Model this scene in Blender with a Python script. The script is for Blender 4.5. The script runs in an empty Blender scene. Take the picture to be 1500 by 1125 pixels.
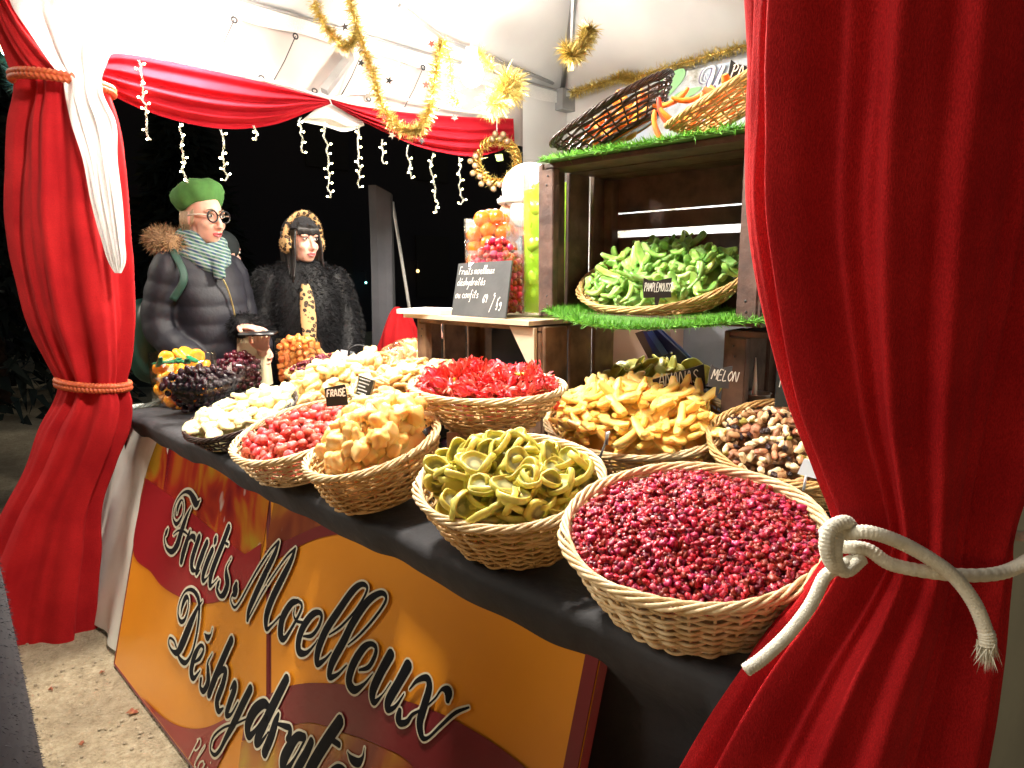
import bpy, bmesh, math, random
import numpy as np
from mathutils import Vector, Matrix, noise, Euler
random.seed(7); RNG = np.random.default_rng(7)
S = bpy.context.scene
COL = S.collection
R = math.radians
PI = math.pi

# ------------------------------------------------------------------ camera, sky, sun, exposure
EYE = np.array([0, 0, 1.35]); FOC = 1000.0; YAW = R(45); PITCH = math.atan((562.5 - 405) / FOC)
cd = bpy.data.cameras.new('camera'); cam = bpy.data.objects.new('camera', cd); COL.objects.link(cam)
cd.sensor_width = 36; cd.lens = 24; cd.clip_start = .05; cd.clip_end = 400
cam.location = EYE; cam.rotation_euler = (PI / 2 - PITCH, 0, YAW)
S.camera = cam
W = bpy.data.worlds.new('World'); S.world = W; W.use_nodes = True
wn = W.node_tree; bg = wn.nodes['Background']
sky = wn.nodes.new('ShaderNodeTexSky'); sky.sky_type = 'NISHITA'; sky.sun_disc = False
sky.sun_elevation = R(3); sky.sun_rotation = R(150); sky.altitude = 100
wn.links.new(sky.outputs[0], bg.inputs[0]); bg.inputs[1].default_value = 0.02
sd = bpy.data.lights.new('sun', 'SUN'); sd.energy = 0.62; sd.angle = R(25); sd.color = (1, .9, .74)
sun = bpy.data.objects.new('sun', sd); COL.objects.link(sun)
sun.rotation_euler = Vector((.58, .62, -.53)).to_track_quat('-Z', 'Y').to_euler()
S.view_settings.view_transform = 'Standard'; S.view_settings.look = 'None'
S.view_settings.exposure = 1.75; S.view_settings.gamma = 1
S.view_settings.use_curve_mapping = False
LAMP_W = 105.0
S.cycles.max_bounces = 8; S.cycles.transparent_max_bounces = 24
try: S.cycles.use_denoising = True
except Exception: pass

_fh = np.array([-math.sin(YAW), math.cos(YAW), 0]); _rt = np.array([math.cos(YAW), math.sin(YAW), 0]); _u0 = np.array([0, 0, 1.])
_fw = _fh * math.cos(PITCH) - _u0 * math.sin(PITCH); _up = _fh * math.sin(PITCH) + _u0 * math.cos(PITCH)
def ray(x, y): return _fw + _rt * (x - 750) / FOC + _up * (562.5 - y) / FOC
def atZ(x, y, z): d = ray(x, y); return EYE + d * ((z - EYE[2]) / d[2])
def atX(x, y, v): d = ray(x, y); return EYE + d * (v / d[0])
def atY(x, y, v): d = ray(x, y); return EYE + d * (v / d[1])
def atD(x, y, v): return EYE + ray(x, y) * v

# ------------------------------------------------------------------ mesh helpers
class MB:
    def __init__(s): s.v = []; s.f = []; s.m = []; s.n = 0
    def add(s, v, f, m=0):
        v = np.asarray(v, float).reshape(-1, 3); o = s.n
        s.v.append(v); s.n += len(v)
        s.f += [tuple(i + o for i in q) for q in f]; s.m += [m] * len(f)
    def merge(s, b, mat=None):
        v = np.concatenate(b.v)
        if mat is not None: v = xf(mat, v)
        o = s.n; s.v.append(v); s.n += len(v)
        s.f += [tuple(i + o for i in q) for q in b.f]; s.m += b.m
    def verts(s): return np.concatenate(s.v) if s.v else np.zeros((0, 3))
    def mesh(s, name, mats, smooth=True, inv=None):
        me = bpy.data.meshes.new(name)
        v = s.verts()
        if inv is not None: v = xf(inv, v)
        me.from_pydata(v.tolist(), [], s.f)
        for m in (mats if isinstance(mats, (list, tuple)) else [mats]): me.materials.append(m)
        if any(s.m): me.polygons.foreach_set('material_index', s.m)
        me.polygons.foreach_set('use_smooth', [smooth] * len(s.f))
        me.update(); return me
    def box(s, c, size, rot=None, m=0, j=0.0):
        sx, sy, sz = [k / 2 for k in size]
        v = np.array([(x, y, z) for x in (-sx, sx) for y in (-sy, sy) for z in (-sz, sz)], float)
        if j: v += RNG.normal(0, j, v.shape)
        if rot is not None: v = v @ np.array(rot.to_3x3()).T
        s.add(v + np.array(c), [(0, 1, 3, 2), (4, 6, 7, 5), (0, 4, 5, 1), (2, 3, 7, 6), (0, 2, 6, 4), (1, 5, 7, 3)], m)
    def tube(s, P, r, n=8, closed=False, m=0, up=None, flat=None, rfun=None, caps=True):
        P = np.asarray(P, float); k = len(P)
        r = np.full(k, r, float) if np.isscalar(r) else np.asarray(r, float)
        T = (np.roll(P, -1, 0) - np.roll(P, 1, 0)) if closed else np.gradient(P, axis=0)
        T /= np.linalg.norm(T, axis=1)[:, None] + 1e-12
        if up is not None:
            N = np.cross(T, np.asarray(up, float)); N /= np.linalg.norm(N, axis=1)[:, None] + 1e-12
        else:
            N = np.zeros_like(P); a = np.array([0, 0, 1.]) if abs(T[0][2]) < .9 else np.array([1., 0, 0])
            q = np.cross(T[0], a); q /= np.linalg.norm(q); N[0] = q
            for i in range(1, k):
                q = N[i - 1] - T[i] * (N[i - 1] @ T[i]); N[i] = q / (np.linalg.norm(q) + 1e-12)
        B = np.cross(T, N)
        th = np.linspace(0, 2 * PI, n, endpoint=False); c, q = np.cos(th), np.sin(th)
        rr = np.repeat(r[:, None], n, 1)
        if rfun is not None: rr = rr * rfun(np.arange(k)[:, None], th[None, :])
        rb = rr if flat is None else np.full_like(rr, 1.) * (flat if np.isscalar(flat) else np.asarray(flat)[:, None])
        V = P[:, None] + N[:, None] * (rr * c)[:, :, None] + B[:, None] * (rb * q)[:, :, None]
        F = []
        for i in range(k if closed else k - 1):
            a = i * n; b = ((i + 1) % k) * n
            F += [(a + j, a + (j + 1) % n, b + (j + 1) % n, b + j) for j in range(n)]
        if not closed and caps: F += [tuple(range(n))[::-1], tuple((k - 1) * n + j for j in range(n))]
        s.add(V.reshape(-1, 3), F, m)
    def ell(s, c, r, rot=None, nu=16, nv=10, m=0, dfun=None):
        V = [(0, 0, 1)]
        for i in range(1, nv):
            a = PI * i / nv
            V += [(math.sin(a) * math.cos(2 * PI * j / nu), math.sin(a) * math.sin(2 * PI * j / nu), math.cos(a)) for j in range(nu)]
        V.append((0, 0, -1)); V = np.array(V)
        if dfun is not None: V = V * np.array([dfun(*p) for p in V])[:, None]
        V = V * np.array(r if not np.isscalar(r) else (r, r, r))
        if rot is not None: V = V @ np.array(rot.to_3x3()).T
        F = [(0, 1 + j, 1 + (j + 1) % nu) for j in range(nu)]
        for i in range(nv - 2):
            a = 1 + i * nu; b = a + nu
            F += [(a + j, b + j, b + (j + 1) % nu, a + (j + 1) % nu) for j in range(nu)]
        a = 1 + (nv - 2) * nu; F += [(a + j, len(V) - 1, a + (j + 1) % nu) for j in range(nu)]
        s.add(V + np.array(c), F, m)
    def grid(s, V, closeu=False, closev=False, m=0):
        V = np.asarray(V, float); nu, nv = V.shape[:2]; F = []
        for i in range(nu if closeu else nu - 1):
            for j in range(nv if closev else nv - 1):
                F.append((i * nv + j, ((i + 1) % nu) * nv + j, ((i + 1) % nu) * nv + (j + 1) % nv, i * nv + (j + 1) % nv))
        s.add(V.reshape(-1, 3), F, m)
    def lathe(s, prof, c=(0, 0, 0), n=28, m=0, sx=1, sy=1):
        th = np.linspace(0, 2 * PI, n, endpoint=False)
        V = np.array([[(r * math.cos(t) * sx + c[0], r * math.sin(t) * sy + c[1], z + c[2]) for t in th] for r, z in prof])
        s.grid(V, closev=True, m=m)
    def poly(s, P, th, nrm, m=0):
        P = np.asarray(P, float); n = len(P); d = np.asarray(nrm, float) * th
        s.add(np.concatenate([P, P + d]), [tuple(range(n))[::-1], tuple(range(n, 2 * n))] + [(i, (i + 1) % n, n + (i + 1) % n, n + i) for i in range(n)], m)
def xf(M, v):
    M = np.array(M); return np.asarray(v) @ M[:3, :3].T + M[:3, 3]
def spline(P, n=8, closed=False):
    P = np.asarray(P, float); k = len(P); out = []
    for i in range(k if closed else k - 1):
        if closed: a, b, c, d = P[(i - 1) % k], P[i], P[(i + 1) % k], P[(i + 2) % k]
        else:
            b, c = P[i], P[i + 1]; a = P[i - 1] if i else 2 * b - c; d = P[i + 2] if i + 2 < k else 2 * c - b
        for t in np.arange(n) / n:
            out.append(.5 * (2 * b + (c - a) * t + (2 * a - 5 * b + 4 * c - d) * t * t + (3 * b - a - 3 * c + d) * t ** 3))
    if not closed: out.append(P[-1])
    return np.array(out)
def interp(z, zs, vs):
    zs = np.array(zs, float); vs = np.array(vs, float)
    o = np.argsort(zs); zs, vs = zs[o], vs[o]
    m = np.gradient(vs, zs); i = np.clip(np.searchsorted(zs, z) - 1, 0, len(zs) - 2)
    h = zs[i + 1] - zs[i]; t = np.clip((z - zs[i]) / h, 0, 1)
    return (2*t**3-3*t*t+1)*vs[i] + (t**3-2*t*t+t)*h*m[i] + (-2*t**3+3*t*t)*vs[i+1] + (t**3-t*t)*h*m[i+1]
BASE = {}
def props(o, label=None, cat=None, group=None, kind=None):
    if label: o['label'] = label
    if cat: o['category'] = cat
    if group: o['group'] = group
    if kind: o['kind'] = kind
    return o
def thing(name, label, cat, loc=(0, 0, 0), rz=0, group=None, mat=None):
    o = bpy.data.objects.new(name, None); COL.objects.link(o); o.empty_display_size = .05
    M = mat if mat is not None else Matrix.Translation(Vector(loc)) @ Matrix.Rotation(rz, 4, 'Z')
    o.matrix_basis = M; BASE[o.name] = M.copy()
    return props(o, label, cat, group)
def part(name, mb, mats, parent, local=False, smooth=True, label=None, kind=None):
    base = BASE[parent.name]
    me = mb.mesh(name, mats, smooth, None if local else base.inverted()) if isinstance(mb, MB) else mb
    o = bpy.data.objects.new(name, me); COL.objects.link(o); o.parent = parent; BASE[o.name] = base
    return props(o, label, kind=kind)
def solo(name, mb, mats, label, cat, group=None, kind=None, smooth=True, mat=None):
    if isinstance(mb, MB):
        if mat is None:
            v = mb.verts(); c = v.mean(0); c[2] = v[:, 2].min(); mat = Matrix.Translation(Vector(c))
            me = mb.mesh(name, mats, smooth, mat.inverted())
        else: me = mb.mesh(name, mats, smooth)
    else: me = mb; mat = mat or Matrix()
    o = bpy.data.objects.new(name, me); COL.objects.link(o); o.matrix_basis = mat
    return props(o, label, cat, group, kind)
def voxel(mb, size, mats, name, sm=3, fac=.5):
    me = mb.mesh('tmp', mats); o = bpy.data.objects.new('tmp', me); COL.objects.link(o)
    m = o.modifiers.new('r', 'REMESH'); m.mode = 'VOXEL'; m.voxel_size = size; m.use_smooth_shade = True
    if sm: q = o.modifiers.new('s', 'SMOOTH'); q.iterations = sm; q.factor = fac
    dg = bpy.context.evaluated_depsgraph_get(); e = o.evaluated_get(dg)
    r = bpy.data.meshes.new_from_object(e); r.name = name
    bpy.data.objects.remove(o); bpy.data.meshes.remove(me)
    r.materials.clear()
    for k in (mats if isinstance(mats, (list, tuple)) else [mats]): r.materials.append(k)
    return r
def mesh_np(me):
    n = len(me.vertices); v = np.empty(n * 3); me.vertices.foreach_get('co', v)
    return v.reshape(-1, 3)
def surf_samples(me, n, sel=None):
    k = len(me.polygons); c = np.empty(k * 3); me.polygons.foreach_get('center', c); c = c.reshape(-1, 3)
    nn = np.empty(k * 3); me.polygons.foreach_get('normal', nn); nn = nn.reshape(-1, 3)
    a = np.empty(k); me.polygons.foreach_get('area', a)
    if sel is not None: a = a * sel(c)
    i = RNG.choice(k, n, p=a / a.sum()); return c[i], nn[i]
def tufts(mb, P, N, L, w, droop=.3, jit=.5, m=0):
    n = len(P); L = L * RNG.uniform(.6, 1.3, n)[:, None]
    D = N + RNG.normal(0, jit, (n, 3)) + np.array([0, 0, -droop]); D /= np.linalg.norm(D, axis=1)[:, None]
    Sd = np.cross(D, RNG.normal(0, 1, (n, 3))); Sd /= np.linalg.norm(Sd, axis=1)[:, None] + 1e-9
    b = P - N * .002
    V = np.stack([b - Sd * w, b + Sd * w, b + D * L * .6 + Sd * w * .6 + np.array([0, 0, -.1]) * L * .4 * droop, b + D * L + np.array([0, 0, -.35]) * L * droop], 1)
    F = []
    for i in range(n): F += [(4 * i, 4 * i + 1, 4 * i + 2), (4 * i, 4 * i + 2, 4 * i + 3)]
    mb.add(V.reshape(-1, 3), F, m)

# ------------------------------------------------------------------ materials
def nm(name):
    m = bpy.data.materials.new(name); m.use_nodes = True; t = m.node_tree
    return m, t, t.nodes['Principled BSDF']
def coords(t, scale, kind='Object'):
    tc = t.nodes.new('ShaderNodeTexCoord'); mp = t.nodes.new('ShaderNodeMapping')
    mp.inputs['Scale'].default_value = scale if not np.isscalar(scale) else (scale,) * 3
    t.links.new(tc.outputs[kind], mp.inputs[0]); return mp.outputs[0]
def mixc(t, fac, a, b, mode='MIX'):
    x = t.nodes.new('ShaderNodeMix'); x.data_type = 'RGBA'; x.blend_type = mode
    for i, v in ((0, fac), (6, a), (7, b)):
        if hasattr(v, 'links'): t.links.new(v, x.inputs[i])
        elif i == 0: x.inputs[0].default_value = v
        else: x.inputs[i].default_value = (*v[:3], 1)
    return x.outputs[2]
def ramp(t, src, stops):
    r = t.nodes.new('ShaderNodeValToRGB'); t.links.new(src, r.inputs[0]); e = r.color_ramp.elements
    while len(e) < len(stops): e.new(.5)
    for k, (p, c) in zip(e, stops): k.position = p; k.color = (*c, 1) if len(c) == 3 else c
    return r.outputs[0]
def pbr(name, c1, c2=None, scale=20, rough=.6, metal=0, bump=0, bscale=60, sss=0, sheen=0, vary=0, detail=4, stretch=(1, 1, 1), coat=0, spec=.5, trans=0, em=None, emc=None):
    m, t, p = nm(name)
    p.inputs['Roughness'].default_value = rough; p.inputs['Metallic'].default_value = metal
    p.inputs['Specular IOR Level'].default_value = spec
    col = None
    if c2 is not None:
        n = t.nodes.new('ShaderNodeTexNoise'); n.inputs['Scale'].default_value = scale; n.inputs['Detail'].default_value = detail
        t.links.new(coords(t, stretch), n.inputs['Vector'])
        f = ramp(t, n.outputs['Fac'], [(.35, (0, 0, 0)), (.65, (1, 1, 1))])
        col = mixc(t, f, c1, c2)
    if vary:
        oi = t.nodes.new('ShaderNodeObjectInfo'); hs = t.nodes.new('ShaderNodeHueSaturation')
        mr = t.nodes.new('ShaderNodeMapRange'); t.links.new(oi.outputs['Random'], mr.inputs[0])
        mr.inputs[3].default_value = 1 - vary; mr.inputs[4].default_value = 1 + vary
        t.links.new(mr.outputs[0], hs.inputs['Value'])
        mr2 = t.nodes.new('ShaderNodeMapRange'); t.links.new(oi.outputs['Random'], mr2.inputs[0])
        mr2.inputs[3].default_value = .5 + vary * .06; mr2.inputs[4].default_value = .5 - vary * .06; t.links.new(mr2.outputs[0], hs.inputs['Hue'])
        if col is not None: t.links.new(col, hs.inputs['Color'])
        else: hs.inputs['Color'].default_value = (*c1, 1)
        col = hs.outputs[0]
    if col is not None: t.links.new(col, p.inputs['Base Color'])
    else: p.inputs['Base Color'].default_value = (*c1, 1)
    if sss:
        p.inputs['Subsurface Weight'].default_value = sss; p.inputs['Subsurface Radius'].default_value = (1, .5, .25); p.inputs['Subsurface Scale'].default_value = .010
    if sheen: p.inputs['Sheen Weight'].default_value = sheen; p.inputs['Sheen Roughness'].default_value = .4; p.inputs['Sheen Tint'].default_value = (*[min(1, k * 2 + .1) for k in c1], 1)
    if coat: p.inputs['Coat Weight'].default_value = coat; p.inputs['Coat Roughness'].default_value = .12
    if trans: p.inputs['Transmission Weight'].default_value = trans
    if em: p.inputs['Emission Color'].default_value = (*(emc or c1), 1); p.inputs['Emission Strength'].default_value = em
    if bump:
        n = t.nodes.new('ShaderNodeTexNoise'); n.inputs['Scale'].default_value = bscale; n.inputs['Detail'].default_value = 5
        t.links.new(coords(t, stretch), n.inputs['Vector'])
        b = t.nodes.new('ShaderNodeBump'); b.inputs['Strength'].default_value = bump; b.inputs['Distance'].default_value = .01
        t.links.new(n.outputs['Fac'], b.inputs['Height']); t.links.new(b.outputs[0], p.inputs['Normal'])
    return m
def cloth_mat(name, c1, c2, thread=900, trans=0.0, rough=.85, sheen=.25, bump=.25):
    m = pbr(name, c1, c2, scale=7, rough=rough, sheen=sheen, spec=.12)
    t = m.node_tree; p = t.nodes['Principled BSDF']
    n = t.nodes.new('ShaderNodeTexNoise'); n.inputs['Scale'].default_value = 1; n.inputs['Detail'].default_value = 3
    t.links.new(coords(t, (thread, thread, thread * .35)), n.inputs['Vector'])
    b = t.nodes.new('ShaderNodeBump'); b.inputs['Strength'].default_value = bump; b.inputs['Distance'].default_value = .003
    lk = p.inputs['Base Color'].links[0].from_socket; g = ramp(t, n.outputs['Fac'], [(.35, (.62, .62, .62)), (.65, (1.0, 1.0, 1.0))]); t.links.new(mixc(t, 1.0, lk, g, 'MULTIPLY'), p.inputs['Base Color'])
    t.links.new(n.outputs['Fac'], b.inputs['Height']); t.links.new(b.outputs[0], p.inputs['Normal'])
    if trans:
        tr = t.nodes.new('ShaderNodeBsdfTranslucent'); tr.inputs[0].default_value = (*c1, 1)
        mx = t.nodes.new('ShaderNodeMixShader'); mx.inputs[0].default_value = trans
        t.links.new(p.outputs[0], mx.inputs[1]); t.links.new(tr.outputs[0], mx.inputs[2])
        t.links.new(mx.outputs[0], t.nodes['Material Output'].inputs[0])
    return m
def glass_mat(name, tint=(.97, .98, .97), fac=.1):
    m, t, p = nm(name); t.nodes.remove(p)
    tr = t.nodes.new('ShaderNodeBsdfTransparent'); tr.inputs[0].default_value = (*tint, 1)
    gl = t.nodes.new('ShaderNodeBsdfGlossy'); gl.inputs['Roughness'].default_value = .03
    lw = t.nodes.new('ShaderNodeLayerWeight'); lw.inputs[0].default_value = .10
    mr = t.nodes.new('ShaderNodeMapRange'); t.links.new(lw.outputs['Fresnel'], mr.inputs[0]); mr.inputs[3].default_value = fac * .4; mr.inputs[4].default_value = .45
    mx = t.nodes.new('ShaderNodeMixShader'); t.links.new(mr.outputs[0], mx.inputs[0])
    t.links.new(tr.outputs[0], mx.inputs[1]); t.links.new(gl.outputs[0], mx.inputs[2])
    t.links.new(mx.outputs[0], t.nodes['Material Output'].inputs[0]); return m

RED = cloth_mat('red_felt', (.57, .018, .022), (.43, .010, .015), sheen=.15, bump=.5)
SWAG = cloth_mat('red_swag_cloth', (.50, .012, .025), (.42, .008, .018), trans=.12, sheen=.1)
WHITE = cloth_mat('white_cloth', (.8, .8, .79), (.74, .74, .75), sheen=.1, trans=.2, bump=.1)
TARP = pbr('white_tarp', (.58, .58, .58), (.52, .52, .53), scale=3, rough=.55, bump=.12, bscale=5)
VAL = pbr('valance_tarp', (.44, .385, .37), (.38, .335, .32), scale=4, rough=.6, bump=.15, bscale=8)
PVC = pbr('white_plastic_sheet', (.72, .72, .68), (.62, .62, .58), scale=4, rough=.28, bump=.35, bscale=5)
ALU = pbr('grey_aluminium', (.35, .35, .35), (.28, .28, .29), scale=9, rough=.4, metal=.6)
DARKST = pbr('dark_steel', (.05, .05, .055), rough=.4, metal=.6)
BLACKC = pbr('black_table_cloth', (.012, .012, .015), (.030, .030, .036), scale=5, rough=.75, sheen=.2, bump=.55, bscale=16, detail=7)
WICK = pbr('natural_wicker', (.66, .44, .20), (.50, .29, .10), scale=45, rough=.5, bump=.2, bscale=200, spec=.4)
WICKP = pbr('pale_peeled_wicker', (.76, .62, .40), (.62, .43, .21), scale=60, rough=.5, bump=.2, bscale=200)
WICKD = pbr('dark_brown_wicker', (.035, .014, .010), (.018, .008, .006), scale=60, rough=.35, bump=.2, bscale=200)
WOOD = pbr('dark_stained_wood', (.125, .070, .053), (.048, .026, .022), scale=16, rough=.6, bump=.35, bscale=30, stretch=(1, 1, 1), detail=8)
WOODL = pbr('light_board', (.62, .52, .40), (.50, .38, .26), scale=6, rough=.6, bump=.2, bscale=30)
WOODM = pbr('brown_crate_wood', (.20, .11, .06), (.09, .045, .026), scale=16, rough=.6, bump=.35, bscale=30, detail=8)
GRASS = pbr('artificial_grass', (.17, .46, .05), (.09, .30, .03), scale=40, rough=.5, spec=.3)
GRASSD = pbr('grass_backing', (.06, .17, .025), rough=.9)
GLASS = glass_mat('clear_glass')
SLATE = pbr('slate', (.045, .05, .055), (.07, .075, .08), scale=12, rough=.6, bump=.1)
CHALK = pbr('chalk', (.85, .85, .83), rough=.9)
BLACKP = pbr('black_plastic', (.012, .012, .014), rough=.35)
GOLD = pbr('gold_tinsel', (.72, .56, .18), (.46, .36, .11), scale=90, rough=.34, metal=.75)
GOLDD = pbr('gold_metal', (.7, .45, .12), rough=.25, metal=.9)
ROPEW = pbr('white_rope', (.78, .76, .66), (.66, .64, .54), scale=120, rough=.8, bump=.3, bscale=500)
TIE = pbr('red_gold_cord', (.42, .045, .02), (.50, .12, .03), scale=150, rough=.55)
SKIN = pbr('skin', (.72, .42, .32), (.66, .36, .28), scale=20, rough=.5, sss=.25)
LIP = pbr('lips', (.5, .12, .13), rough=.4)
EYEW = pbr('eye_white', (.75, .73, .7), rough=.2)
IRIS = pbr('iris', (.04, .03, .025), rough=.15)
# ------------------------------------------------------------------ ground and far background
def build_ground():
    m, t, p = nm('gravel_ground'); c = coords(t, 1)
    n = t.nodes.new('ShaderNodeTexNoise'); n.inputs['Scale'].default_value = 28; n.inputs['Detail'].default_value = 9; n.inputs['Roughness'].default_value = .75
    n2 = t.nodes.new('ShaderNodeTexVoronoi'); n2.inputs['Scale'].default_value = 90
    n3 = t.nodes.new('ShaderNodeTexNoise'); n3.inputs['Scale'].default_value = 3; n3.inputs['Detail'].default_value = 5
    for k in (n, n2, n3): t.links.new(c, k.inputs['Vector'])
    a = ramp(t, n.outputs['Fac'], [(.3, (.26, .20, .12)), (.5, (.46, .38, .25)), (.72, (.62, .54, .39))])
    b = mixc(t, ramp(t, n3.outputs['Fac'], [(.4, (0, 0, 0)), (.62, (.5, .5, .5))]), a, (.17, .13, .085))
    t.links.new(b, p.inputs['Base Color']); p.inputs['Roughness'].default_value = .95
    bp = t.nodes.new('ShaderNodeBump'); bp.inputs['Strength'].default_value = .8; bp.inputs['Distance'].default_value = .015
    ad = t.nodes.new('ShaderNodeMath'); t.links.new(n.outputs['Fac'], ad.inputs[0]); t.links.new(n2.outputs['Distance'], ad.inputs[1])
    t.links.new(ad.outputs[0], bp.inputs['Height']); t.links.new(bp.outputs[0], p.inputs['Normal'])
    mb = MB(); mb.add([(-90, -90, 0), (90, -90, 0), (90, 90, 0), (-90, 90, 0)], [(0, 1, 2, 3)])
    solo('ground', mb, m, None, None, kind='structure', mat=Matrix())
    # loose stones and dead leaves on the visible patch
    LEAF = pbr('dead_leaf', (.30, .06, .04), (.35, .15, .05), scale=60, rough=.7)
    STONE = pbr('gravel_stone', (.42, .36, .26), (.28, .22, .15), scale=30, rough=.9)
    mb = MB()
    for i in range(900):
        x = RNG.uniform(-3.3, -1.5); y = RNG.uniform(-.35, .56)
        r = RNG.uniform(.002, .0075); mb.ell((x, y, r * .4), (r, r * RNG.uniform(.6, 1), r * .6), nu=6, nv=4)
    solo('gravel', mb, STONE, 'loose small stones scattered on the ground before the sign boards', 'gravel', kind='stuff')
    for i, (px, py) in enumerate(((195, 1043), (120, 1090), (75, 1010), (150, 985))):
        P = atZ(px, py, .006); mb = MB(); a = RNG.uniform(0, 6); s = .022 if i == 0 else .011
        pts = [(math.cos(k / 10 * 2 * PI + a) * s * (1 if k % 2 else .45) + P[0], math.sin(k / 10 * 2 * PI + a) * s * (1 if k % 2 else .45) + P[1], .005 + .004 * (k % 3)) for k in range(10)]
        mb.poly(pts, .001, (0, 0, 1))
        solo('dead_leaf', mb, LEAF, 'small reddish dead leaf on the pale ground near the sign boards' if i == 0 else ['', 'tiny brown leaf fragment on the ground near the bottom edge of the photo', 'tiny brown leaf fragment lying furthest left on the ground', 'tiny brown leaf fragment just below the curtain hem'][i], 'leaf')
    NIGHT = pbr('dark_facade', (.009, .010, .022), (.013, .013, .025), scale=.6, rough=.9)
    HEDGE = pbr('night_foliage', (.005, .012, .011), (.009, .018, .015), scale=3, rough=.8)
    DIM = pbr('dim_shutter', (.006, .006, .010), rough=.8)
    WINL = pbr('lit_window', (.8, .5, .2), rough=.5, em=1.2, emc=(1, .6, .2))
    LAMPT = pbr('teal_lamp', (.2, .8, .7), rough=.5, em=3, emc=(.25, 1, .85))
    # dark house beyond the open end of the stall
    r = thing('dark_house', 'unlit dark building in the night beyond the customers', 'building', (-15, 8, 0))
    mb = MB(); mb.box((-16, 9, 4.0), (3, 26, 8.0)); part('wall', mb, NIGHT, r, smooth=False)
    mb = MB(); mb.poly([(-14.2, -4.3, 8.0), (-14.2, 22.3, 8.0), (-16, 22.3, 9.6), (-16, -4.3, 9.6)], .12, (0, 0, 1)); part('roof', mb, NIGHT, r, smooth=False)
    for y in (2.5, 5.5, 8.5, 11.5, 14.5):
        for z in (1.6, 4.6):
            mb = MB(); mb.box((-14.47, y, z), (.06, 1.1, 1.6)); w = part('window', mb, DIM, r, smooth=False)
    for px, py, mt, lab in ((612, 397, WINL, 'small amber light far away in the dark'), (536, 414, LAMPT, 'tiny teal light far away in the dark')):
        P = atX(px, py, -14.2 + (.0 if mt is WINL else .02)); mb = MB(); mb.ell(P, .045 if mt is WINL else .025, nu=10, nv=6)
        mb.tube([P + np.array([0, 0, .03]), P + np.array([0, 0, .25]), P + np.array([-.25, 0, .28])], .012, 6, m=1)
        solo('distant_lamp', mb, [mt, DARKST], lab, 'lamp')
    # dark evergreen trees at the left beyond the curtain
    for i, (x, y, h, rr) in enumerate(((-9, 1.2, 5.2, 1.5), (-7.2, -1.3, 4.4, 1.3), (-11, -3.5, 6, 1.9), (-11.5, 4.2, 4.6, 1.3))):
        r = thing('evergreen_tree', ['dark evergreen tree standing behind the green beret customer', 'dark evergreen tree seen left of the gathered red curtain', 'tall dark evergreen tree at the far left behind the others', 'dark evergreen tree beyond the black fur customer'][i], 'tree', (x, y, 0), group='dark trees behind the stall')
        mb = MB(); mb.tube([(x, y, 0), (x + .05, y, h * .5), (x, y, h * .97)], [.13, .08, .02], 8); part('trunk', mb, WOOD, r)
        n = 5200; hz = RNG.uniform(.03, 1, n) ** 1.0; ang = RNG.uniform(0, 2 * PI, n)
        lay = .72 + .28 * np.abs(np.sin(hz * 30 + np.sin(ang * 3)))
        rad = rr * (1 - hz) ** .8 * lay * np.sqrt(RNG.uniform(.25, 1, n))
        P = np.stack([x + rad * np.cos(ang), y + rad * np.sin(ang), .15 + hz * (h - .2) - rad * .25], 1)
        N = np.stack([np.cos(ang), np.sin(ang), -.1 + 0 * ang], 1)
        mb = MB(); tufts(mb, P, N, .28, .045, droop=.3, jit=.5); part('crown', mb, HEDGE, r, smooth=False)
    # grey pillar and tripod stand with a red cover, behind the customers
    GREYP = pbr('grey_canvas', (.075, .075, .085), (.055, .055, .065), scale=6, rough=.8, bump=.3, bscale=6)
    r = thing('dark_pillar', 'plain dark grey pillar standing upright right of the black fur customer', 'pillar', (*atD(564, 510, 4.6)[:2], 0))
    b = BASE[r.name].translation; Rz = Euler((0, 0, YAW + .3)).to_matrix()
    mb = MB(); V = []
    for z in np.linspace(.05, 1.93, 24): V.append([(b[0] + _rt[0] * x + _fh[0] * y, b[1] + _rt[1] * x + _fh[1] * y, z - (.05 if z > 1.9 and x > 0 else 0)) for x, y in ((-.072 - .006 * math.sin(z * 3), -.05), (-.02, -.058), (.03, -.05), (.072 + .004 * math.sin(z * 4), -.04), (.07, .05), (-.07, .05))])
    mb.grid(V, closev=True); mb.add(V[0] + V[-1], [tuple(range(6))[::-1], tuple(range(6, 12))]); part('shaft', mb, GREYP, r, smooth=False)
    mb = MB(); mb.box((b[0], b[1], .025), (.30, .30, .05), Rz); part('base', mb, DARKST, r, smooth=False)
    p0, p1 = atD(575, 296, 4.7), atD(596, 440, 4.7)
    mb = MB(); q = p0 + (p1 - p0) * 3.05; q[2] = .02
    r = thing('tripod_pole', 'thin slanted light-coloured pole rising from the red bundle', 'pole', (q[0], q[1], 0))
    mb = MB(); mb.tube([p0, p0 + (q - p0) * .45], .011, 8); part('upper_tube', mb, pbr('pale_pole', (.55, .53, .5), rough=.4), r)
    mb = MB(); mb.tube([p0 + (q - p0) * .4, q], .016, 8); part('lower_tube', mb, ALU, r)
    mb = MB(); mb.ell(p0 + (q - p0) * .45, (.02, .02, .025)); part('clamp', mb, BLACKP, r)
    c = atD(612, 478, 4.3)
    def lump(x, y, z): return 1 + .16 * noise.noise(Vector((x * 1.7, y * 1.7, z * 1.4))) + .05 * math.sin(9 * math.atan2(y, x) + z * 3)
    mb = MB(); mb.ell((c[0] - .07, c[1] - .07, .56), (.15, .20, .56), nu=48, nv=30, dfun=lump)
    solo('cloth_bundle', mb, RED, 'crumpled dark red cloth heap beside the grey parasol', 'cloth')
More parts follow.
